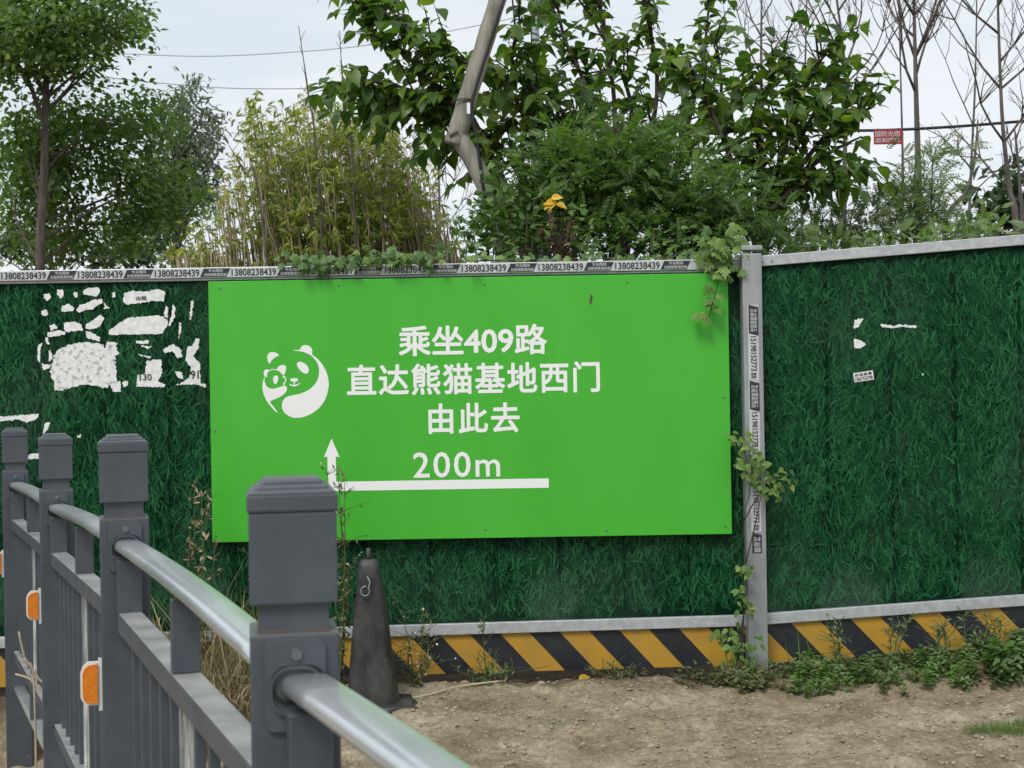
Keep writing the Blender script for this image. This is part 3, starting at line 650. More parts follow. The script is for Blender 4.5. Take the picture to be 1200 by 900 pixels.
def superell(n, a, b, e=2.6):
    o = []
    for k in range(n):
        t = 2 * math.pi * k / n; c, s = math.cos(t), math.sin(t)
        o.append((a * math.copysign(abs(c) ** (2 / e), c), b * math.copysign(abs(s) ** (2 / e), s)))
    return o
PR = superell(36, .031, .021, 3.4)
for k in range(4):
    A = Vector(ends[k + 1]); B = Vector(ends[k]) if k else Vector(ends[0])     # far post A, near post B
    D = (B - A); hd = Vector((D.x, D.y, 0)); ln = hd.length; ux = hd.normalized(); yaw = math.atan2(ux.y, ux.x)
    def at(t, dz): q = A + D * t; return Vector((q.x, q.y, q.z + dz))
    t0, t1 = .052 / ln, 1 - (.05 / ln if k else 0)
    m = MB(); m.tube([at(t0 + (t1 - t0) * j / 12, -.068 + .010 * math.sin(math.pi * j / 12)) for j in range(13)], 1, 28, prof=PR); m.build('handrail', M_steel, RL)
    m = MB(); m.tube([at(t0 + (t1 - t0) * j / 6, -.955) for j in range(7)], .8, 28, prof=PR); m.build('foot_tube', M_steel, RL)
    def bar(name, t_0, t_1, dz, w, h, mt):
        p, q = at(t_0, dz), at(t_1, dz); n = Vector((-ux.y, ux.x, 0)) * w / 2; u = Vector((0, 0, h / 2))
        mm = MB(); mm.prism([p - n - u, q - n - u, q + n - u, p + n - u, p - n + u, q - n + u, q + n + u, p + n + u])
        o = mm.build(name, mt, RL); bv = o.modifiers.new('bevel', 'BEVEL'); bv.width = .003; bv.segments = 2; return o
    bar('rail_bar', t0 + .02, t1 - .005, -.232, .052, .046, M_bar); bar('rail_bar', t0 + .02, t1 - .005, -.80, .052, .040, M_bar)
    def upright(name, t, dz0, dz1, wl, wd, mt):
        p = at(t, 0); Mx = Matrix.Translation((p.x, p.y, p.z + (dz0 + dz1) / 2)) @ Matrix.Rotation(yaw, 4, 'Z')
        return obj(name, bevel_mesh(name, [((0, 0, 0), (wl, wd, abs(dz1 - dz0)))], .002, 1), mt, RL, Mx)
    upright('stile', .074 / ln, -.256, -.092, .022, .054, M_rail)
    if k: upright('stile', 1 - .072 / ln, -.256, -.092, .022, .054, M_rail)
    upright('support', .5, -.209, -.076, .022, .050, M_rail); upright('support', .5, -.94, -.82, .022, .050, M_rail)
    for j in range(11):
        t = .10 / ln + (1 - .2 / ln) * (j + .5) / 11
        if j == 5: continue
        upright('baluster', t, -.78, -.255, .018, .018, M_rail)
    hol = [rrect(.128, .524, .004)]
    for cz in (-.17, 0, .17):
        for cx_ in (-.028, .028): hol.append([(cx_ + .02 * math.cos(a), cz + .075 * math.sin(a)) for a in np.linspace(0, 6.283, 17)[:-1]])
    p = at(.5, 0); Mp = Matrix.Translation((p.x, p.y, p.z - .517)) @ Matrix.Rotation(yaw, 4, 'Z')
    obj('centre_plate', flat_shape('centre_plate', hol, .003), M_worn, RL, Mp)

# ------------------------------------------------------------------ black rubber cone
cp = P(437, 822, 6.10); cp.z = gz(cp.x, cp.y) + .0
CN = thing('traffic_cone', cp, 'weathered black rubber traffic cone standing by the hazard stripes behind the railing', 'traffic cone')
m = MB(); n = 28; prof = [(0, .114), (.02, .115), (.06, .110), (.21, .094), (.365, .075), (.52, .054), (.585, .047), (.607, .037), (.612, .0)]
V = []; F = []
for h, r in prof:
    for j in range(n):
        a = 2 * math.pi * j / n; e = 3.2
        c_, s_ = math.cos(a + .3), math.sin(a + .3); k = (abs(c_) ** e + abs(s_) ** e) ** (-1 / e)
        k = k * .95 * (1 + .045 * mnoise.noise((c_ * 2, s_ * 2, h * 7)))
        V.append((cp.x + r * k * c_ - .012 * h + .008 * mnoise.noise((h * 5, 2, 1)), cp.y + r * k * s_, cp.z + .02 + h))
for i in range(len(prof) - 1):
    for j in range(n): F.append((i * n + j, i * n + (j + 1) % n, (i + 1) * n + (j + 1) % n, (i + 1) * n + j))
m.add(V, F, 0, True); m.build('cone_body', M_rubber, CN)
bm = bmesh.new(); bmesh.ops.create_grid(bm, x_segments=16, y_segments=16, size=.175)
ret = bmesh.ops.extrude_face_region(bm, geom=bm.faces[:])
bmesh.ops.translate(bm, vec=(0, 0, -.022), verts=[v for v in ret['geom'] if isinstance(v, bmesh.types.BMVert)])
for v in bm.verts:
    rr = v.co.to_2d().length; v.co.z += .022 + max(0, rr - .12) * (.25 * mnoise.noise((v.co.x * 9, v.co.y * 9, 3)) - .12) + (.022 if v.co.x > .13 and v.co.y < -.02 else 0) * abs(mnoise.noise((v.co.y * 30, 1, 1)))
    v.co.x += .015 * mnoise.noise((v.co.y * 12, v.co.x * 4, 8)); v.co.y += .015 * mnoise.noise((v.co.x * 12, v.co.y * 4, 4))
for f in bm.faces: f.smooth = True
me = bpy.data.meshes.new('cone_base'); bm.to_mesh(me); bm.free()
obj('cone_base', me, M_rubber, CN, Matrix.Translation(cp + Vector((.01, 0, 0))) @ Matrix.Rotation(R(14), 4, 'Z'))
tp = cp + Vector((-.008, 0, .627))
m = MB(); m.tube([tp + Vector((0.004, 0, 0)), tp + Vector((-.002, 0, .02)), tp + Vector((0, 0, .05))], [.012, .009, .010], 10); m.build('top_stub', M_rubber, CN)
hk = P(428, 690, cp.y - .075); m = MB()
m.tube([hk + Vector((.018 * math.cos(a), -.004, .020 * math.sin(a) - .01)) for a in np.linspace(R(70), R(400), 18)] + [hk + Vector((.020, .006, .028)), hk + Vector((.008, .012, .05))], .0034, 6); m.build('wire_hook', M_wire, CN)

# ------------------------------------------------------------------ leaf templates (x along the leaf, z its upper side)
def ovate(l=1., w=.8, droop=.25, fold=.18, tipp=1.25, st=(0, .12, .32, .55, .78, 1)):
    V = []; F = []
    for t in st:
        ww = w / 2 * (math.sin(math.pi * min(1, t * .97 + .03) ** .62) ** .8 if t < 1 else 0) if t > 0 else w * .10
        ww *= (1 if t < .75 else .8)
        zc = -droop * t * t
        V += [(t * l - .06 * (t == 0), -ww, zc + fold * ww), (t * l, 0, zc), (t * l - .06 * (t == 0), ww, zc + fold * ww)]
    for i in range(len(st) - 1):
        b = i * 3; F += [(b, b + 1, b + 4, b + 3), (b + 1, b + 2, b + 5, b + 4)]
    return V, F
def lance(l=1., w=.16, droop=.2):
    return [(0, 0, 0), (.35 * l, -w / 2, -.05 * droop), (.35 * l, w / 2, -.05 * droop), (.7 * l, -w * .38, -.45 * droop), (.7 * l, w * .38, -.45 * droop), (l, 0, -droop)], [(0, 1, 2), (1, 3, 4, 2), (3, 5, 4)]
def lobed(n=5, seed=0):
    rr = random.Random(seed); ang = [-135, -105, -72, -50, -35, -18, 0, 18, 35, 50, 72, 105, 135]; rad = [.30, .46, .62, .38, .72, .5, 1, .5, .72, .38, .62, .46, .30]
    V = [(0, 0, .03)]; 
    for a, r in zip(ang, rad):
        r *= rr.uniform(.88, 1.1); V.append((r * math.cos(R(a)) * .8 + .12, r * math.sin(R(a)) * .8, -.22 * r * r + rr.uniform(-.04, .04)))
    return V, [(0, i, i + 1) for i in range(1, len(ang))]
def pinnate(n=7, lw=.34, l=1.):
    V = []; F = []
    for i in range(n):
        t = .12 + .85 * i / n
        for s in (-1, 1):
            b = len(V); L_ = .30 * (1 - .55 * abs(t - .45)); a = R(62) * s; dx_, dy_ = math.cos(a), math.sin(a); px_, py_ = -dy_, dx_
            w = L_ * lw * .5; z = -.28 * t * t; 
            V += [(t, 0, z), (t + dx_ * L_ * .5 - px_ * w, dy_ * L_ * .5 - py_ * w, z - .02), (t + dx_ * L_, dy_ * L_, z - .09), (t + dx_ * L_ * .5 + px_ * w, dy_ * L_ * .5 + py_ * w, z - .02)]
            F += [(b, b + 1, b + 2, b + 3)]
    b = len(V); V += [(0, -.008, 0), (.5, -.006, -.07), (1, 0, -.28), (.5, .006, -.07), (0, .008, 0), (1.2, .0, -.38), (1.06, .05, -.33), (1.06, -.05, -.33)]
    F += [(b, b + 1, b + 3, b + 4), (b + 1, b + 2, b + 3), (b + 2, b + 7, b + 5, b + 6)]
    return V, F
def fan(nl=6, seed=1, spread=1.0):
    rr = random.Random(seed); V = []; F = []
    for i in range(nl):
        v, f = lance(rr.uniform(.7, 1.1), .15, rr.uniform(.1, .5)); a = rr.uniform(-spread, spread); e = rr.uniform(-.5, .35)
        Mx = Matrix.Rotation(a, 3, 'Z') @ Matrix.Rotation(e, 3, 'Y') @ Matrix.Rotation(rr.uniform(-.7, .7), 3, 'X')
        b = len(V); V += [tuple(Mx @ Vector(p)) for p in v]; F += [tuple(b + j for j in q) for q in f]
    return V, F
def meshT(T, name):
    me = bpy.data.meshes.new(name); me.from_pydata(T[0], [], T[1]); me.polygons.foreach_set('use_smooth', [True] * len(T[1])); return me
BIG_M = [meshT(ovate(1, .70, d_, f_), 'leaf') for d_, f_ in ((.3, .2), (.45, .35), (.2, .12), (.6, .25))]
IVY_M = [meshT(lobed(5, s_), 'leaf') for s_ in range(4)]
OVAL_M = [meshT(ovate(1, .62, d_, .3), 'leaf') for d_ in (.2, .4)]

def rv(s=1.): return Vector((random.gauss(0, s), random.gauss(0, s), random.gauss(0, s)))
def poly(pts, n):
    "resample a polyline as a smooth curve"
    pts = [Vector(p) for p in pts]; k = len(pts); o = []
    if k == 2: return [pts[0].lerp(pts[1], i / n) for i in range(n + 1)]
    for i in range(k - 1):
        p0, p1, p2, p3 = pts[max(i - 1, 0)], pts[i], pts[i + 1], pts[min(i + 2, k - 1)]
        for j in range(n):
            t = j / n; o.append(.5 * (2 * p1 + (p2 - p0) * t + (2 * p0 - 5 * p1 + 4 * p2 - p3) * t * t + (3 * p1 - p0 - 3 * p2 + p3) * t ** 3))
    return o + [pts[-1]]
def leafy(mb, pts, r0, r1, sub, sublen, lsp, lsize, leaves, droop=.42, tfrom=.25, spread=1., main_leaves=True, sep=.5):
    "a limb with side twigs; leaves alternate along the twigs"
    c = poly(pts, 6); n = len(c)
    mb.tube(c, [r0 + (r1 - r0) * i / (n - 1) for i in range(n)], 6)
    tot = sum((c[i + 1] - c[i]).length for i in range(n - 1)); k = int(tot * sub)
    def leaves_on(q):
        L_ = sum((q[i + 1] - q[i]).length for i in range(len(q) - 1)); m_ = max(2, int(L_ / lsp)); sd = 1
        for i in range(m_ + 1):
            t = .15 + .85 * i / m_; f = t * (len(q) - 1); a = min(int(f), len(q) - 2); p = q[a].lerp(q[a + 1], f - a); ax = (q[a + 1] - q[a]).normalized()
            side = ax.cross(Vector((0, 0, 1))); side = side.normalized() if side.length > .1 else Vector((1, 0, 0))
            d_ = ax * .45 + side * sd * .75 + rv(.28) * spread + Vector((0, 0, -droop)) ; sd = -sd
            leaves.append((p + rv(.012), d_.normalized(), Vector((0, -.15, 1)) + rv(.28), lsize * random.uniform(.55, 1.15)))
    for i in range(k):
        t = tfrom + (1 - tfrom) * (i + random.random()) / k; f = t * (n - 1); a = min(int(f), n - 2); p = c[a].lerp(c[a + 1], f - a)
        ax = (c[a + 1] - c[a]).normalized(); s_ = sublen * random.uniform(.45, 1.1) * (1.15 - .5 * t)
        d_ = (ax * .7 + rv(sep) + Vector((0, 0, .12))).normalized()
        if blocked(p + d_ * s_): continue
        q = [p, p + d_ * s_ * .5 + rv(.02), p + d_ * s_ + Vector((0, 0, -.12 * s_)) + rv(.02)]
        mb.tube(q, [r1 * .9 + .001, r1 * .6 + .001, .0012], 4); leaves_on(q)
    if main_leaves: leaves_on(c[int(n * .55):])
def blocked(e): return 1015 < 600 + e.x / e.y * FPX < 1085 and 125 < 450 - (e.z - CAMZ) / e.y * FPX < 182
def split_leaves(leaves, T, mats, meshes, tree, limit=300, vis=lambda p: True):
    random.shuffle(leaves); leaves.sort(key=lambda l: (not inview(l[0]), l[0][1] - l[3]))
    leaf_parts(leaves[:limit], meshes, mats[1], tree)
    if leaves[limit:]: leaves_obj('foliage', T, leaves[limit:], mats[0], tree)
def inview(p): 
    return 0 < 600 + (p[0] / p[1]) * FPX < 1200 and (450 - (p[2] - CAMZ) / p[1] * FPX) < 312 and (450 - (p[2] - CAMZ) / p[1] * FPX) > -5

# ------------------------------------------------------------------ broad leaved tree, left part of the green mass
def broad_tree(base_px, Y, limbs, label, sub, sublen, lsp, lsize, name='broad_leaved_tree', limit=300, group=None):
    b = P(*base_px, Y); b.z = 0; t = thing(name, b, label, 'tree', group); mb = MB(); lv = []
    top = P(base_px[0], 300, Y)
    mt = MB(); mt.tube(poly([b, b.lerp(top, .5) + rv(.05), top], 5), [.06 - .002 * i for i in range(11)], 8); mt.build('trunk', M_bark, t)
    for lm in limbs:
        dz = random.uniform(-.5, .5); pts = [top + Vector((0, 0, -.1))] + [P(x, y, Y + dz * (i + 1) / len(lm)) for i, (x, y) in enumerate(lm)]
        leafy(mb, pts, .022, .006, sub, sublen, lsp, lsize, lv)
    def pxy(p): return 600 + p[0] / p[1] * FPX, 450 - (p[2] - CAMZ) / p[1] * FPX
    lv = [l for l in lv if not (1018 < pxy(l[0])[0] < 1075 and 128 < pxy(l[0])[1] < 176)]       # the crown stops short of the cable
    mb.build('branches', M_twig, t)
    split_leaves(lv, ovate(1, .70, .38, .22), (M_big, M_bigo), BIG_M, t, limit); return t
broad_tree((620, 310), 8.6, [[(590, 240), (560, 150), (500, 60), (435, 0), (415, -30)], [(590, 210), (540, 130), (480, 105), (420, 92)], [(570, 180), (520, 110), (455, 45), (425, 12)],
   [(575, 200), (500, 120), (440, 110), (412, 100)], [(610, 200), (620, 120), (600, 70), (612, 20)], [(620, 220), (560, 150), (480, 135), (430, 130)],
   [(640, 240), (690, 130), (660, 40), (650, -20)], [(640, 220), (600, 110), (540, 70), (500, 50)], [(640, 220), (670, 150), (620, 100), (580, 90)]],
   'broad leaved tree reaching left past the leaning pale trunk into the sky', 13, .50, .048, .112, group='broad leaved trees behind the hoarding')
broad_tree((730, 310), 8.9, [[(720, 240), (740, 130), (710, 50), (672, -10)], [(740, 240), (770, 110), (755, 0), (750, -40)], [(720, 240), (720, 120), (705, 20), (695, -30)],
   [(780, 240), (810, 130), (825, 60), (832, -10)], [(700, 240), (660, 160), (650, 110), (640, 90)], [(720, 250), (690, 190), (680, 120), (690, 80)], [(740, 250), (780, 180), (800, 120), (790, 60)], [(750, 250), (820, 160), (845, 110), (838, 40)]],
   'broad leaved tree behind the middle of the sign, sky showing between its upright stems', 11, .46, .05, .102, group='broad leaved trees behind the hoarding')
broad_tree((890, 310), 8.2, [[(880, 250), (850, 170), (825, 110), (810, 80)], [(890, 240), (890, 140), (905, 90), (920, 62)], [(900, 240), (930, 140), (950, 90), (980, 45)], [(910, 250), (955, 185), (985, 145), (1022, 126)],
   [(910, 250), (945, 200), (980, 175), (1010, 160)], [(900, 250), (930, 180), (960, 120), (982, 75)], [(900, 260), (950, 220), (990, 200), (1015, 200)], [(880, 260), (860, 200), (850, 140), (870, 95)], [(895, 250), (915, 190), (925, 130), (930, 100)], [(900, 250), (950, 180), (985, 140), (1010, 128)], [(890, 270), (920, 230), (955, 210), (985, 215)]],
   'broad leaved tree behind the hoarding post, its branch tips near the red cable sign', 13, .46, .048, .108, group='broad leaved trees behind the hoarding')

# dense compound leaved shrub between
def blob_pts(blobs, n, Y, dY, shell=.55):
    o = []; w = [b[2] * b[3] for b in blobs]
    for i in range(n):
        b = random.choices(blobs, w)[0]
        v = rv().normalized() * (random.random() ** shell); o.append(P(b[0] + v.x * b[2], b[1] - v.z * b[3], Y + v.y * dY + random.uniform(-.1, .1)))
    return o
def bush(name, base_px, Y, blobs, n, T, m_, label, cat, size, dY=.5, droop=.35, stems=12, meshes=None, mat1=None, limit=0, group=None, stem_mat=None, clump=.05, per=6):
    b = P(*base_px, Y); b.z = 0; t = thing(name, b, label, cat, group); lv = []; mb = MB()
    cl = blob_pts(blobs, n // per, Y, dY)
    for c in cl:
        outd = Vector((c.x - b.x, (c.y - Y) * 1.5 - .5, .55)).normalized()
        for k in range(per):
            lv.append((c + rv(clump), (outd + rv(.65) + Vector((0, -.2, -droop))).normalized(), Vector((0, -.5, .9)) + rv(.35), size * random.uniform(.6, 1.2)))
    for c in random.sample(cl, min(stems, len(cl))):
        q = poly([b + Vector((random.uniform(-.1, .1), 0, .2)), b.lerp(c, .55) + Vector((0, 0, .15)) + rv(.08), c], 4); mb.tube(q, [.016 - .0016 * i for i in range(len(q))], 5)
    mb.build('stems', stem_mat or M_twig, t)
    if limit and meshes: split_leaves(lv, T, (m_, mat1), meshes, t, limit)
    else: leaves_obj('foliage', T, lv, m_, t)
    return t
bush('compound_leaved_shrub', (720, 310), 7.7, [(690, 240, 105, 70), (770, 235, 95, 80), (835, 245, 60, 55), (740, 180, 85, 42), (620, 260, 60, 50), (800, 275, 80, 40), (660, 195, 60, 45), (880, 270, 45, 32)], 3000, pinnate(7, .46), M_fern,
     'dense dark green feathery shrub with compound leaves behind the middle of the hoarding', 'shrub', .115, .40, .3, 26, per=4, clump=.06)
bush('climbing_vine', (600, 310), 7.35, [(580, 285, 50, 28), (640, 285, 70, 28), (720, 285, 80, 26), (800, 285, 60, 24), (575, 240, 26, 40), (610, 235, 40, 35), (660, 262, 50, 30), (560, 265, 25, 35)], 900, lobed(), M_ivy,
     'bright green lobed vine covering the foot of the shrub and of the leaning trunk', 'vine', .052, .25, .35, 16, IVY_M, M_ivyo, 300, per=5)

# yellow leaf cluster and withered leaves
yl = thing('yellow_leaf_cluster', P(650, 238, 7.1), 'cluster of bright yellow leaves hanging over the withered brown leaves', 'leaves')
lv = [(P(650, 236, 7.1) + rv(.014), Vector((math.cos(a), -.4, math.sin(a) * .5 - .15)), Vector((0, -1, .5)) + rv(.2), .058) for a in (3.4, 2.6, .2, -.5, -2.4, 4.4)]
leaf_parts(lv, OVAL_M, M_yleaf, yl); 
dl = thing('withered_vine', P(655, 275, 7.15), 'withered brown leaves and bare twigs under the yellow leaves', 'vine')
mb = MB(); lv = []
for i in range(26):
    p = P(random.uniform(635, 675), 306, 7.15); q = P(random.uniform(638, 672), random.uniform(245, 285), 7.15 + random.uniform(-.08, .08)); c = poly([p, p.lerp(q, .5) + rv(.03), q], 4); mb.tube(c, .0022, 4)
    for k in range(4): lv.append((random.choice(c) + rv(.01), rv().normalized() + Vector((0, 0, -.7)), rv(), random.uniform(.03, .055)))
mb.build('twigs', M_twig, dl); leaves_obj('foliage', lobed(), lv, M_dead, dl)
for (x, y, s_) in ((637, 112, 1), (655, 30, 2), (722, 70, 3), (735, 190, 4), (806, 184, 5), (625, 90, 6)):
    pass

# ------------------------------------------------------------------ vines on the fence
def drape(label, name, spots, size, m1, meshes=IVY_M, n=1, stem=None, group=None, up=(0, -1, .5), mstem=M_twig):
    t = thing(name, stem[0][0], label, 'vine', group); lv = []; mb = MB()
    for s_ in stem: c = poly(s_, 5); mb.tube(c, [.004 - .0028 * i / len(c) for i in range(len(c))], 5)
    mb.build('stem', mstem, t)
    for (p, sc) in spots: lv.append((p, (Vector((random.gauss(0, .7), -.35, -.55 + random.gauss(0, .4)))).normalized(), Vector(up) + rv(.35), size * sc * random.uniform(.7, 1.2)))
    leaf_parts(lv[:300], meshes, m1, t); return t
sp = []
for i in range(170):
    px = random.choice((random.gauss(372, 18), random.uniform(325, 530), random.gauss(460, 30))); py = 303 + random.gauss(0, 5) + (8 * random.random() if 340 < px < 400 else 0)
    sp.append((P(px, min(py, 326 if 345 < px < 400 else 313), 6.56 + random.uniform(-.06, .08)), 1))
drape('green lobed vine creeping over the hoarding top rail in front of the reeds', 'creeping_vine', sp, .05, M_ivyo, stem=[[P(325, 305, 6.6), P(400, 308, 6.58), P(460, 303, 6.6), P(530, 306, 6.6)], [P(380, 306, 6.57), P(372, 318, 6.56), P(376, 326, 6.55)]], group='vines on the hoarding')
sp = []
for i in range(130): sp.append((P(random.uniform(540, 850), 303 + random.gauss(0, 4.5), 6.62 + random.uniform(-.03, .12)), .9))
drape('green vine tufts along the hoarding top rail under the dense shrub', 'creeping_vine', sp, .045, M_ivyo, stem=[[P(545, 306, 6.66), P(650, 304, 6.68), P(760, 302, 6.68), P(850, 298, 6.66)]], group='vines on the hoarding')
sp = []
for (x, y, sx, sy, n) in ((848, 285, 14, 10, 40), (832, 298, 12, 6, 16), (850, 305, 9, 7, 14)):
    for i in range(n): sp.append((P(random.gauss(x, sx), random.gauss(y, sy), 6.50 + random.uniform(-.03, .1)), .95))
for (x, y) in ((838, 322), (846, 328), (834, 336), (842, 345), (830, 352), (838, 360), (826, 366), (832, 374), (820, 368), (836, 350), (853, 315), (862, 312), (857, 325), (866, 318)): sp.append((P(x, y, 6.50), 1.05))
drape('pale green vine spilling over the rail onto the upper right sign corner', 'hanging_vine', sp, .06, M_ivyp, stem=[[P(850, 300, 6.56), P(845, 318, 6.52), P(838, 345, 6.52), P(830, 375, 6.52)], [P(840, 290, 6.6), P(850, 305, 6.54), P(864, 318, 6.5)]], group='vines on the hoarding')
sp = []
for (x, y, sx, sy, n) in ((862, 512, 7, 5, 10), (872, 528, 9, 7, 16), (888, 545, 14, 9, 34), (912, 563, 9, 7, 14), (900, 580, 9, 5, 8), (880, 560, 8, 8, 12), (925, 567, 4, 3, 3)):
    for i in range(n): sp.append((P(random.gauss(x, sx), random.gauss(y, sy), 6.44 + random.uniform(-.04, .03)), .8))
drape('yellowish vine clump gripping the middle of the hoarding post', 'climbing_vine', sp, .045, M_ivyp, OVAL_M, stem=[[P(868, 770, 6.46), P(874, 680, 6.47), P(872, 610, 6.46), P(880, 560, 6.45), P(866, 512, 6.46)], [P(872, 610, 6.46), P(890, 580, 6.46), P(915, 565, 6.45)], [P(874, 660, 6.47), P(886, 610, 6.46), P(894, 570, 6.45)]], group='vines on the hoarding')
sp = []
for (x, y, sx, sy, n) in ((874, 668, 5, 7, 10), (870, 690, 5, 8, 9), (873, 715, 6, 9, 9), (862, 742, 12, 8, 14), (885, 748, 8, 6, 6), (858, 765, 14, 8, 16)):
    for i in range(n): sp.append((P(random.gauss(x, sx), random.gauss(y, sy), 6.44 + random.uniform(-.05, .03)), .85))
drape('thin leafy vine climbing the foot of the hoarding post from the weeds', 'climbing_vine', sp, .045, M_ivyp, OVAL_M, stem=[[P(862, 790, 6.44), P(868, 740, 6.46), P(876, 690, 6.47), P(872, 662, 6.46)], [P(866, 780, 6.44), P(872, 720, 6.47), P(868, 690, 6.46)]], group='vines on the hoarding')

# ------------------------------------------------------------------ leaning pale trunk
LT = thing('leaning_trunk', (P(585, 250, 7.9).x, 7.9, 0), 'pale bare trunk with a sharp elbow, leaning right in front of the leaves', 'tree')
c = poly([P(596, -40, 7.9), P(583, 0, 7.9), P(565, 60, 7.9), P(548, 115, 7.9), P(538, 150, 7.9), P(532, 170, 7.9)], 5)
m = MB(); m.tube(c, [.044 + .016 * i / len(c) + .002 * math.sin(i * 1.7) for i in range(len(c))], 14); m.build('upper_trunk', M_pale, LT)
b = P(590, 310, 7.9); b.z = 0
c = poly([b, P(592, 300, 7.9), P(576, 235, 7.9), P(556, 192, 7.9), P(537, 160, 7.9)], 5)
m = MB(); m.tube(c, [.06 - .012 * i / len(c) for i in range(len(c))], 12); m.build('trunk', M_pale, LT)
c = P(543, 120, 7.9); m = MB()
for dz in (0, .008): m.tube([c + Vector((.064 * math.cos(a), .064 * math.sin(a), dz - .02 * math.cos(a) * 0)) for a in np.linspace(0, 6.283, 20)], .0028, 5)
m.build('tie_wire', M_twig, LT)
m = MB(); m.tube(poly([P(590, 0, 7.83), P(571, 60, 7.83), P(557, 105, 7.83), P(553, 128, 7.83), P(561, 180, 7.84), P(568, 240, 7.84), P(572, 300, 7.84)], 5), .009, 6); m.build('cable', M_cable, LT)
m = MB(); m.box(P(549, 127, 7.82), (.018, .01, .06)); m.build('cable_tag', M_white, LT)
m = MB(); m.tube([P(535, 152, 7.84), P(528, 158, 7.84), P(524, 148, 7.84)], [.02, .014, .004], 6); m.build('stub', M_pale, LT)

# grey pole
GP = thing('steel_pole', (P(630, 200, 13).x, 13, 0), 'slim grey steel pole standing behind the broad leaved tree', 'pole')
p1 = P(625, -40, 13); p1.z = P(625, -120, 13).z
m = MB(); m.tube([(p1.x + .02, 13, 0), (p1.x, 13, p1.z)], [.05, .036], 12); m.build('shaft', M_pole, GP)
m = MB(); m.tube([(p1.x + .02, 13, 0), (p1.x + .02, 13, .03)], [.12, .11], 12); m.build('base_flange', M_pole, GP)

# ------------------------------------------------------------------ reeds / bamboo thicket
RD = thing('bamboo_thicket', (P(400, 300, 10.2).x, 10.2, 0), 'yellow green bamboo thicket with dry leaning stalks behind the left hoarding', 'bamboo')
mb = MB(); lv = []
def topy(x): return float(np.interp(x, [205, 250, 290, 320, 360, 420, 460, 490, 510, 535], [290, 235, 118, 128, 112, 118, 140, 175, 205, 260]))
for i in range(390):
    tx = random.uniform(200, 534); ty = topy(tx) + abs(random.gauss(0, 55)) * (1 if random.random() < .8 else 0) + random.uniform(0, 12); ty = min(ty, 296)
    lean = random.uniform(15, 52) * (310 - ty) / 190; Y = 10.2 + random.uniform(-.45, .45)
    a = P(tx + lean, 330, Y); q = P(tx, ty, Y + random.uniform(-.2, .2)); g0 = a + (a - q) * (a.z / max(.3, (q.z - a.z))) * .6; g0.z = 0
    c = [g0, a, a.lerp(q, .5) + rv(.025), q]; mb.tube(poly(c, 3), [.006] * 5 + [.004] * 3 + [.002] * 2, 4)
    if tx > 475 and random.random() < .75: continue
    for k in range(random.randint(6, 22)):
        t = random.uniform(.15, 1.0); p = a.lerp(q, t)
        if random.random() > (.30 if tx < 285 else .9): continue
        lv.append((p + rv(.05), Vector((random.gauss(0, .8), -.3 + random.gauss(0, .6), -.15 + random.gauss(0, .4))), Vector((0, -.4, 1)) + rv(.4), random.uniform(.05, .10)))
for (x, y, n) in 2 * ((295, 125, 8), (302, 150, 6), (310, 180, 6), (330, 160, 8), (395, 150, 16), (440, 165, 14), (420, 210, 16), (370, 190, 12), (350, 240, 10), (450, 245, 14), (380, 270, 12)):
    for i in range(n): lv.append((P(random.gauss(x, 13), random.gauss(y, 9), 9.7 + random.uniform(-.3, .4)), rv() + Vector((0, -.3, -.4)), Vector((0, -.4, 1)) + rv(.4), random.uniform(.06, .11)))
tag(mb.build('stalks', M_straw, RD), kind='stuff'); leaves_obj('foliage', fan(7, 3), lv, M_bamb, RD)
for (a, b_) in (((372, 200), (350, 30)), ((412, 170), (398, 36)), ((305, 240), (268, 170))):
    pa, pb = P(*a, 9.6), P(*b_, 9.6); g0 = pa + (pa - pb) * 1.2; g0.z = 0; m = MB(); m.tube(poly([g0, pa, pa.lerp(pb, .5) + rv(.02), pb], 4), [.009] * 5 + [.006] * 5 + [.003] * 3, 5)
    for k in range(4):
        q = pa.lerp(pb, .55 + .12 * k + random.uniform(-.03, .03)); sd = random.choice((-1, 1)); m.tube([q, q + Vector((sd * random.uniform(.02, .05), 0, random.uniform(.04, .08)))], .0016, 4)
    m.build('bare_stalk', M_bark2, RD)

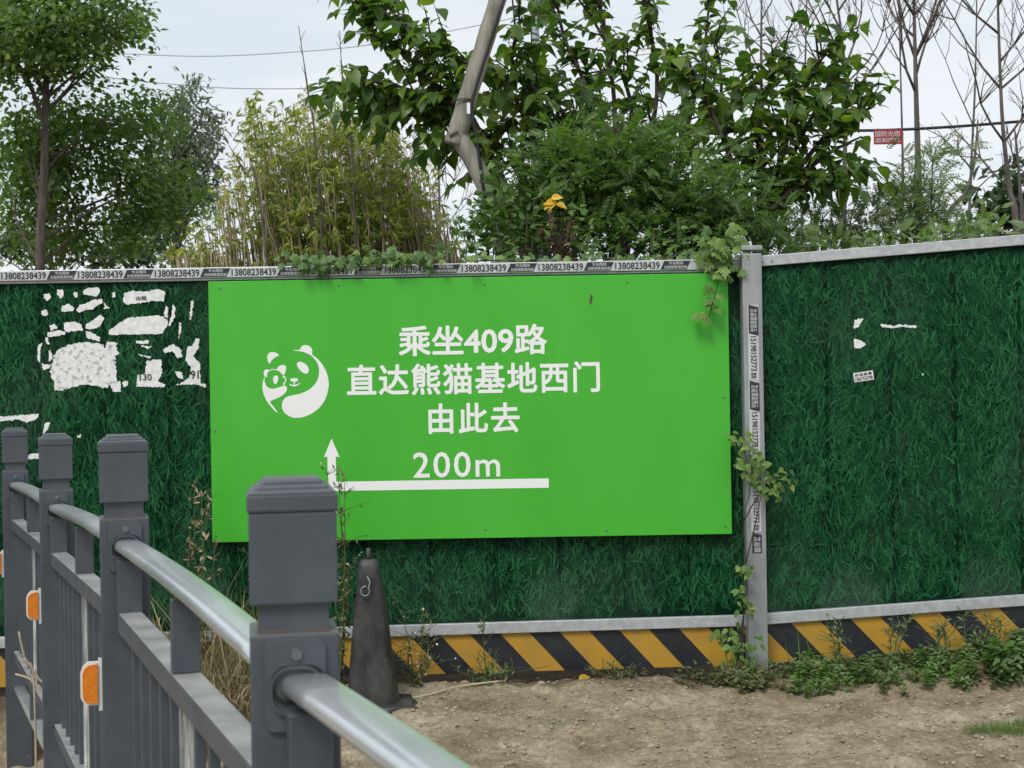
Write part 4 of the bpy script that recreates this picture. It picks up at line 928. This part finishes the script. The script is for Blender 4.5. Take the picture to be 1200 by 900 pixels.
# ------------------------------------------------------------------ trees on the left
def blob_tree(name, base_px, top_px, Y, blobs, n, T, m_, label, size, r0, barkm, per=9, clump=.13, dY=1.2, droop=.5, limbs=26, group=None, trunk_pts=None, back=0):
    b = P(*base_px, Y); top = P(*top_px, Y); g0 = b + (b - top) * .2; g0.z = 0
    t = thing(name, g0, label, 'tree', group)
    ctr = [P(*q, Y) for q in (trunk_pts or [base_px, top_px])]; c = poly([g0] + ctr, 6)
    m = MB(); m.tube(c, [r0 * (1 - .75 * i / (len(c) - 1)) for i in range(len(c))], 10); m.build('trunk', barkm, t)
    cl = blob_pts(blobs, n // per, Y, dY, .6); lv = []; mb = MB()
    if back: cl = [q if q.z > P(0, 95, Y).z else q * 1 + Vector((0, back + .3, 0)) for q in cl]
    for q in cl:
        o_ = Vector((q.x - (b.x + top.x) / 2, q.y - Y - .3, .2)).normalized(); ax = rv().normalized()
        for k in range(per):
            lv.append((q + ax * max(-.2, min(.2, random.gauss(0, clump * 1.3))) + rv(clump * .4), (o_ + rv(.7) + Vector((0, 0, -droop))).normalized(), Vector((0, -.4, 1)) + rv(.5), size * random.uniform(.6, 1.2)))
    for q in random.sample(cl, min(limbs, len(cl))):
        s_ = min(c, key=lambda p: (p - (q + Vector((0, 0, -.8)))).length); mid = s_.lerp(q, .5) + Vector((0, 0, .12)) + rv(.08)
        k = poly([s_, mid, q], 4); mb.tube(k, [r0 * .26 * (1 - .85 * i / (len(k) - 1)) + .002 for i in range(len(k))], 5)
    mb.build('branches', barkm, t); tag(leaves_obj('crown', T, lv, m_, t), kind='stuff'); return t
blob_tree('elm_tree', (47, 312), (60, -60), 15, [(60, 0, 115, 45), (0, 60, 70, 60), (110, 30, 50, 40), (60, 125, 115, 55), (130, 120, 55, 40), (20, 190, 75, 50), (130, 190, 75, 45), (110, 250, 90, 38), (170, 220, 45, 40), (10, 265, 60, 38), (160, 30, 22, 34), (70, -80, 110, 60), (20, 40, 60, 70), (80, 60, 70, 50), (0, 140, 60, 50), (-10, 200, 60, 60)], 23000, ovate(1, .62, .15, .2, st=(0, .3, .65, 1)), M_elm,
          'big green tree with a straight dark trunk at the far left behind the hoarding', .080, .062, M_bark, back=1.0, trunk_pts=[(47, 312), (52, 200), (54, 100), (63, 0), (68, -60)])
blob_tree('willow_tree', (205, 312), (215, 110), 19, [(215, 170, 38, 60), (200, 230, 45, 50), (235, 180, 25, 45), (180, 260, 40, 35), (215, 130, 24, 28), (240, 225, 22, 45), (250, 150, 14, 30), (225, 110, 16, 20)], 4300, lance(1, .26, .2), M_willow,
          'grey green fine leaved tree between the big left tree and the bamboo', .13, .07, M_bark2, per=8, clump=.14, dY=.9, droop=.5, limbs=30)
blob_tree('distant_bush', (60, 318), (60, 290), 24, [(20, 285, 60, 22), (100, 295, 70, 18), (170, 295, 60, 18)], 1500, ovate(1, .62, .15, .2, st=(0, .3, .65, 1)), M_dark,
          'dark low bushes far behind the big left tree trunk', .13, .06, M_bark, per=8, clump=.2)

# ------------------------------------------------------------------ bare trees on the right
def bare_tree(pts, Y, r0, label, branches, seed, name='bare_tree', up=.7, blen=1.0):
    rr = random.Random(seed); ctr = [P(x, y, Y) for x, y in pts]; g0 = ctr[0].copy(); g0.z = 0
    t = thing(name, g0, label, 'tree', 'bare trees behind the right hoarding'); c = poly([g0] + ctr, 6); n = len(c)
    m = MB(); m.tube(c, [max(.004, r0 * (1 - .8 * i / (n - 1))) for i in range(n)], 8); m.build('trunk', M_bark2, t)
    mb = MB()
    def grow(p, d_, ln, r, lev):
        q = [p]; dd = d_.copy()
        for i in range(5):
            dd = (dd + Vector((rr.gauss(0, .13), rr.gauss(0, .13), rr.gauss(0, .06) + up * .28))).normalized(); q.append(q[-1] + dd * ln * 1.2 / 5)
        mb.tube(q, [r * (1 - .75 * i / 5) + .001 for i in range(6)], 5 if lev == 0 else 4)
        if lev < 2 + (lev == 2 and rr.random() < .3):
            for k in range(rr.randint(3, 5) if lev == 0 else rr.randint(1, 3)):
                i = rr.randint(1, 4); s_ = Vector((rr.gauss(0, 1), rr.gauss(0, 1), rr.gauss(0, .4))); d2 = (q[i + 1] - q[i]).normalized()
                grow(q[i], (d2 * .8 + s_.normalized() * .75).normalized(), ln * rr.uniform(.35, .6), r * .5, lev + 1)
    for (x, y, side, ln) in branches:
        pp = P(x, y, Y); s_ = min(c, key=lambda p: (p - pp).length)
        grow(s_, Vector((side * .85, rr.gauss(0, .3), .8)).normalized(), ln * blen, r0 * .26, 0)
    mb.build('branches', M_bark2, t); return t
bare_tree([(893, 300), (893, 150), (892, 60), (893, -40)], 18, .04, 'thin bare tree rising behind the top of the broad leaved tree by the post', [(893, 90, -.8, 1.2), (893, 80, .8, 1.1), (893, 40, -.6, 1.2), (893, 30, .7, 1.2), (893, 120, .9, .8)], 3)
bare_tree([(989, 300), (990, 190), (990, 80), (975, -40)], 15, .042, 'bare tree between the broad leaved crown and the red cable sign', [(990, 120, -.8, 1.2), (990, 110, .9, 1.5), (990, 70, -.9, 1.4), (990, 70, .7, 1.3), (985, 40, -.8, 1), (985, 20, .8, 1.0), (990, 95, .8, .8)], 5)
bare_tree([(1077, 300), (1076, 200), (1073, 90), (1070, -40)], 12, .047, 'bare forked tree standing directly right of the red cable sign', [(1073, 70, -.7, 1.1), (1073, 75, .7, 1.2), (1073, 115, -1, .9), (1072, 60, .8, 1.1), (1072, 50, -.8, 1.1), (1075, 85, .6, .6), (1070, 20, .8, .8), (1070, 10, -.8, .8)], 8)
bare_tree([(1192, 290), (1183, 220), (1174, 130), (1168, -40)], 11, .036, 'bare tree with long crooked side branches at the right edge', [(1180, 165, -1, .8), (1174, 90, -1, .9), (1175, 95, 1, .9), (1172, 40, -1, .9), (1182, 170, .9, .9), (1172, 20, .9, .8), (1172, 60, 1, .8), (1185, 215, -1, .7)], 12, up=.25)
bare_tree([(1108, 300), (1112, 250), (1132, 225), (1142, 185), (1146, 140)], 9.5, .024, 'low broken bare branch forking between two bare trees on the right', [(1120, 240, 1.2, .42), (1112, 250, -1, .4), (1140, 200, -.6, .3)], 21, up=.15)
bare_tree([(1199, 290), (1196, 230), (1191, 170), (1189, 150)], 10, .022, 'short dark dead stem beside the bare tree at the right edge', [(1193, 200, -1, .3), (1190, 165, .8, .3)], 25, up=.1)
bare_tree([(516, 305), (514, 200), (512, 172)], 14, .02, 'slim bare sapling between the bamboo and the leaning trunk', [(515, 230, -.9, .5), (515, 240, .9, .5), (514, 205, .8, .4), (514, 200, -.8, .4), (515, 265, 1, .5)], 31)

bare_tree([(940, 300), (941, 180), (944, 60), (946, -40)], 19, .03, 'thin distant bare tree behind the top of the broad leaved crown right of the post', [(943, 100, -.8, 1.3), (943, 90, .8, 1.2), (944, 50, -.7, 1.2), (945, 40, .7, 1.1)], 41)
bare_tree([(1058, 300), (1058, 200), (1056, 110), (1052, -40)], 14, .022, 'slim bare stem just left of the forked bare tree and behind the cable sign', [(1056, 110, -.7, .9), (1055, 60, .7, 1.0), (1054, 40, -.7, 1.0)], 43)
bare_tree([(1136, 300), (1138, 200), (1143, 90), (1145, -40)], 17, .028, 'slender far bare tree between the forked tree and the right edge tree', [(1140, 140, -.8, 1.2), (1141, 120, .8, 1.2), (1143, 70, -.8, 1.2), (1144, 50, .7, 1.1), (1144, 20, -.6, 1.0)], 47)
bush('feathery_shrub', (1030, 310), 8.6, [(1010, 265, 75, 28), (1080, 262, 60, 26), (960, 275, 45, 22), (1075, 215, 35, 30), (1110, 265, 35, 20), (1050, 235, 40, 30), (1110, 185, 22, 14)], 900, pinnate(7, .4), M_fernl,
     'pale grey green feathery shrub behind the right hoarding under the bare trees', 'shrub', .105, .4, .3, 20, per=3, clump=.07)
bush('dark_bush', (1190, 310), 13, [(1180, 240, 38, 34), (1215, 235, 40, 45), (1160, 262, 25, 18), (1240, 250, 50, 40)], 900, ovate(1, .5, .2, .2, st=(0, .3, .65, 1)), M_dark, 'dark evergreen bush at the right edge behind the bare tree', 'bush', .14, .6, .4, 8, per=8, clump=.12)
bush('leafy_shrub', (1100, 310), 8.0, [(1090, 282, 60, 12), (1020, 290, 60, 12), (1150, 272, 40, 10), (950, 292, 40, 12)], 420, lance(1, .4, .2), M_weed, 'low bright green shrub just above the right hoarding rail', 'shrub', .09, .3, .2, 10, per=6, clump=.05)

# ------------------------------------------------------------------ wires and the cable sign
def wire(pts, r, m_, label, Y=20, name='overhead_wire', group='overhead wires', far=None):
    q = [P(x, y, Y) for x, y in pts]; a = (q[0] + (q[0] - q[1]) * 4) if far is None else far; b = q[-1] + (q[-1] - q[-2]) * 4
    m = MB(); m.tube([a] + poly(q, 6) + [b], r, 5); o = m.build(name, m_); tag(o, label, 'wire', group); return o
wire([(60, 58), (145, 63), (240, 66), (330, 62), (430, 53), (560, 30), (640, 12)], .0055, M_wire, 'upper thin grey wire sagging across the sky at left', 20)
wire([(100, 88), (215, 100), (300, 104), (410, 102), (520, 92), (620, 80)], .006, M_wire, 'lower thin grey wire just above the bamboo top', 20)
wire([(760, 150), (900, 152), (1020, 153), (1110, 149), (1200, 142), (1260, 136)], .012, M_cable, 'black cable across the bare trees at right carrying the red sign', 11, far=P(628, 149, 12.96))
CS = thing('cable_sign', P(1042, 160, 10.97), 'small red warning sign with white characters hanging from the black cable', 'sign')
k = 10.97 / FPX; ctr = P(1041, 160.5, 10.97)
me = bevel_mesh('plate', [((0, .004, 0), (34 * k, .006, 17 * k))], .001, 1); obj('plate', me, M_signred, CS, Matrix.Translation(ctr))
obj('lettering', text_mesh('国防光缆', -15.5 * k, 14 * k, .4 * k, 6.8 * k, .01), M_inkwhite, CS, Matrix.Translation(ctr + Vector((0, -.0005, 0))))
obj('lettering', text_mesh('盗割严惩', -15.5 * k, 14 * k, -6.4 * k, -.9 * k, .01), M_inkwhite, CS, Matrix.Translation(ctr + Vector((0, -.0005, 0))))
m = MB()
for dx_ in (-.08, .08): m.tube([ctr + Vector((dx_, 0, 8 * k)), ctr + Vector((dx_, 0, 10.5 * k))], .003, 5)
m.build('hanger', M_cable, CS)

# ------------------------------------------------------------------ ground plants
def GP_(px, py):
    Y = FPX * CAMZ / ((py - 450) + (px - 600) * ROLL); p = P(px, py, Y); p.z = gz(p.x, p.y); return p
def weedT(seed, n=9, w=.3):
    rr = random.Random(seed); V = []; F = []
    V += [(-.012, 0, 0), (.012, 0, 0), (0, 0, 1)]; F += [(0, 1, 2)]
    for i in range(n):
        t = .2 + .8 * i / n; v, f = lance(.42 * (1.15 - .5 * t), w * .42, .12); a = i * 2.4 + rr.uniform(-.3, .3)
        Mx = Matrix.Rotation(a, 3, 'Z') @ Matrix.Rotation(-rr.uniform(.1, .8), 3, 'Y'); b = len(V)
        V += [tuple(Mx @ Vector(p) + Vector((0, 0, t))) for p in v]; F += [tuple(b + j for j in q) for q in f]
    return V, F
def upright_scatter(name, T, spots, m_, label, cat='weeds', top=True, tilt=.22):
    pos = np.array([s[0] for s in spots]); n = len(spots); Z = np.array([[random.gauss(0, tilt), random.gauss(0, tilt), 1] for _ in spots]); a = rng.uniform(0, 6.28, n)
    X, Yv, Z2 = frames(np.stack([np.cos(a), np.sin(a), np.zeros(n)], 1), Z)
    Zn = Z / np.linalg.norm(Z, axis=1, keepdims=True); Xn = np.cross(Yv, Zn)
    me = scatter_mesh(name, T, pos, Xn, Yv, Zn, [s[1] for s in spots]); return tag(obj(name, me, m_), label, cat, kind='stuff')
sp = []
for i in range(330):
    px = random.uniform(930, 1290); Y = random.uniform(6.18, 6.56); x = P(px, 780, Y).x; h = .06 + .05 * random.random() + .05 * sm((px - 1100) / 100)
    sp.append((Vector((x, Y, gz(x, Y) - .01)), h))
sp2 = [(q + Vector((random.gauss(0, .06), -.03, 0)), h_ * random.uniform(.7, 1.25)) for q, h_ in random.sample(sp, 70)]
upright_scatter('ground_weeds', weedT(6, 7, .75), sp2, M_grass, 'broader leaved bright weeds mixed into the green strip below the right hoarding')
upright_scatter('ground_weeds', weedT(1, 13, .36), sp, M_weed, 'low green weeds growing along the foot of the right hoarding section', 'weeds')
sp = []
for i in range(110):
    px = random.gauss(880, 38); Y = random.uniform(6.25, 6.5); x = P(px, 780, Y).x; sp.append((Vector((x, Y, gz(x, Y) - .01)), .05 + .07 * random.random()))
upright_scatter('ground_weeds', weedT(2, 9, .36), sp, M_drab, 'dull yellowish weeds round the foot of the hoarding post', 'weeds')
BL = ([(-.012, 0, 0), (.012, 0, 0), (-.010, .05, .5), (.010, .05, .5), (0, .18, 1)], [(0, 1, 3, 2), (2, 3, 4)])
def patch(px0, px1, py0, py1, n, h, m_, label, name='grass_patch'):
    sp = []
    while len(sp) < n:
        u, v = random.uniform(-1, 1), random.uniform(-1, 1)
        if u * u + v * v > 1 + .2 * random.gauss(0, 1): continue
        p = GP_((px0 + px1) / 2 + u * (px1 - px0) / 2, (py0 + py1) / 2 + v * (py1 - py0) / 2); sp.append((p, h * random.uniform(.5, 1.2)))
    return upright_scatter(name, BL, sp, m_, label, 'grass', tilt=.4)
patch(1128, 1300, 846, 866, 3200, .042, M_grass, 'bright green grass patch on the dirt at the lower right corner')
patch(637, 667, 844, 853, 90, .03, M_grass, 'tiny green grass tuft on the dirt in front of the hazard stripes')
patch(860, 960, 795, 808, 160, .06, M_drab, 'drab grass fringe on the dirt below the hoarding post')
# long grass blades near the post foot
for j, (px, py) in enumerate(((885, 790), (945, 775))):
    sp = [(GP_(px + random.gauss(0, 14), py + random.uniform(8, 14)), random.uniform(.14, .26)) for i in range(14)]
    sp = [(Vector((s[0].x, 6.45, gz(s[0].x, 6.45))), s[1]) for s in sp]
    upright_scatter('grass_tuft', BL, sp, M_grass, ('tuft of long grass blades at the right foot of the hoarding post', 'tuft of long grass blades in front of the first yellow stripe of the right section')[j], 'grass', tilt=.25)
# individual herbs
def herb(px, py_base, tops, Y, label, leafm=M_drab, flower=True, name='flowering_weed', nleaf=14, fl=26, group='flowering weeds along the hoarding', spread=.05):
    b = P(px, py_base, Y); b.z = gz(b.x, Y) - .01; t = thing(name, b, label, 'weed', group); mb = MB(); lv = []; fp = []
    for (tx, ty) in tops:
        q = P(tx, ty, Y + random.uniform(-.05, .05)); c = poly([b + rv(.008), b.lerp(q, .5) + rv(.02), q], 5); n = len(c); mb.tube(c, [.0032 - .002 * i / n for i in range(n)], 5)
        for k in range(nleaf): 
            i = random.randint(1, n - 1); lv.append((c[i] + rv(.003), rv(.8) + Vector((0, -.2, .35)), Vector((0, -.4, 1)) + rv(.3), random.uniform(.014, .042)))
        for k in range(9):
            i = random.randint(n // 2, n - 1); e = c[i] + Vector((random.gauss(0, spread), random.gauss(0, .02), random.uniform(.02, .06))); mb.tube([c[i], c[i].lerp(e, .5) + rv(.004), e], .0013, 4); fp.append(e)
            lv.append((c[i].lerp(e, .6), rv(.8) + Vector((0, 0, .4)), rv(.4) + Vector((0, -.4, 1)), .025))
        fp.append(q)
    mb.build('stem', M_drab, t); leaves_obj('foliage', lance(1, .3, .2), lv, leafm, t)
    if flower:
        lf = [(random.choice(fp) + rv(.008), rv(), Vector((0, -.6, .8)) + rv(.3), random.uniform(.0035, .0075)) for _ in range(fl)]
        T = ([(0, 0, .1)] + [(math.cos(a) * (1 if i % 2 == 0 else .55), math.sin(a) * (1 if i % 2 == 0 else .55), 0) for i, a in enumerate(np.linspace(0, 6.283, 17)[:-1])], [(0, i + 1, (i + 1) % 16 + 1) for i in range(16)])
        leaves_obj('flowers', T, lf, M_flower, t)
    return t
herb(488, 808, [(470, 715), (494, 722), (500, 742), (480, 760), (508, 770), (465, 765), (492, 780)], 6.35, 'flowering weed with tiny white blooms just right of the black cone', fl=60)
herb(575, 802, [(566, 728), (580, 768), (560, 775)], 6.42, 'slender weed in front of the hazard stripes right of the flowering weed', M_weed, False, nleaf=20)
herb(572, 806, [(600, 785), (545, 790), (590, 792), (555, 800)], 6.38, 'low leafy weed at the base of the slender weed before the stripes', M_weed, False, 'leafy_weed', 10)
herb(722, 802, [(705, 792), (735, 790), (718, 788), (740, 800)], 6.4, 'low grey green weed on the dirt under the middle hazard stripes', M_drab, False, 'leafy_weed', 8)
herb(398, 815, [(384, 556), (396, 552), (404, 560), (400, 600), (410, 665), (402, 680)], 6.15, 'tall branching weed with tiny flowers rising behind the nearest railing post', M_drab, True, nleaf=70, fl=22)
herb(318, 815, [(307, 562), (300, 590)], 6.25, 'tall thin weed behind the left side of the nearest railing post', M_drab, False, nleaf=40)
herb(240, 800, [(228, 572), (236, 580), (245, 590), (222, 620), (252, 640)], 6.3, 'tall weed gone to pale seed between the second and nearest railing posts', M_dry, False, nleaf=80)
for j, (px, n) in enumerate(((985, 4), (1052, 4), (1105, 5), (1140, 4), (1165, 5))):
    herb(px, 790, [(px + random.uniform(-14, 14), 735 + random.uniform(-8, 22) - .04 * (px - 985)) for _ in range(n - 1)], 6.44, ('tall leafy weed before the second yellow stripe of the right section', 'tall leafy weed before the third yellow stripe of the right section', 'tall leafy weed before the fourth yellow stripe of the right section',
         'tall leafy weed standing just left of the rightmost whole yellow stripe', 'tall leafy weed before the rightmost whole yellow stripe')[j], M_weed, False, 'tall_weed', 26, group='tall weeds before the right skirting')
# dry grass behind the railing
sp = []
for i in range(800):
    px = random.uniform(150, 305); Y = random.uniform(6.0, 6.5); x = P(px, 800, Y).x; sp.append((Vector((x, Y, gz(x, Y) - .02)), random.uniform(.2, .60) * (1.15 if random.random() < .15 else 1)))
BL2 = ([(-.006, 0, 0), (.006, 0, 0), (-.005, .04, .4), (.005, .04, .4), (-.004, .16, .75), (.004, .16, .75), (0, .36, .95)], [(0, 1, 3, 2), (2, 3, 5, 4), (4, 5, 6)])
upright_scatter('dry_grass', BL2, sp, M_dry, 'tall straw coloured dry grass between the railing and the hoarding at left', 'grass', tilt=.28)
sp = [(s[0] + rv(.1) * .5, s[1] * random.uniform(.7, 1.2)) for s in sp[:650]]
sp = [(Vector((s[0].x, min(s[0].y, 6.55), gz(s[0].x, s[0].y) - .02)), s[1]) for s in sp]
upright_scatter('green_grass', BL2, sp, M_drab, 'olive green grass mixed with the dry straw behind the railing', 'grass', tilt=.25)
sp = []
for i in range(650):
    px = random.gauss(266, 26); Y = random.uniform(5.7, 6.3); x = P(px, 800, Y).x; sp.append((Vector((x, Y, gz(x, Y) - .02)), random.uniform(.16, .36)))
BL3 = ([(-.008, 0, 0), (.008, 0, 0), (-.008, .12, .55), (.008, .12, .55), (-.006, .4, .8), (.006, .4, .8), (0, .8, .62)], [(0, 1, 3, 2), (2, 3, 5, 4), (4, 5, 6)])
upright_scatter('straw_mound', BL3, sp, M_dry, 'drooping pale straw mound at the foot of the railing beside the nearest post', 'grass', tilt=.3)
for j, (pts) in enumerate(([(18, 790), (40, 800), (60, 838)], [(28, 770), (45, 795), (58, 825)], [(22, 740), (30, 775), (40, 800)])):
    q = [P(x, y, 5.0) for x, y in pts]; g0 = q[-1].copy(); g0.z = gz(g0.x, 5.0); m = MB(); m.tube(poly(q + [g0], 4), .004, 5)
    tag(m.build('dead_stalk', M_straw), ('upper dry stalk caught in the railing at far left', 'steep dry stalk caught in the railing at far left', 'short dry stalk beside the worn plate of the farthest railing span')[j], 'stalk', 'dry stalks in the railing')
# stick and fallen leaves
q = [GP_(480, 823), GP_(510, 819), GP_(540, 815), GP_(592, 811)]; m = MB(); m.tube(poly([p + Vector((0, 0, .012)) for p in q], 4), [.004 + .003 * (i % 2) * .4 for i in range(13)], 6)
tag(m.build('stick', M_straw), 'pale bent stick lying on the dirt right of the black cone', 'stick')
p = P(679, 795, 6.45); lf = thing('fallen_leaf', p, 'yellow fallen leaf leaning under the hazard skirting', 'leaf'); leaf_parts([(p, (1, 0, .2), (0, -1, .4), .05)], OVAL_M, M_yleaf, lf, 'leaf_blade')
sp = []
for i in range(160):
    px = random.uniform(600, 900); Y = random.uniform(6.35, 6.58); x = P(px, 800, Y).x; a = random.uniform(0, 6.3)
    sp.append(((x, Y, gz(x, Y) + .01), (math.cos(a), math.sin(a), .15), (random.gauss(0, .3), -.2, 1), random.uniform(.02, .06)))
X, Yv, Z = frames([s[1] for s in sp], [s[2] for s in sp])
tag(obj('leaf_litter', scatter_mesh('leaf_litter', lance(1, .12, .1), [s[0] for s in sp], X, Yv, Z, [s[3] for s in sp]), M_dead), 'dry twigs and litter along the foot of the hazard skirting', 'litter', kind='stuff')
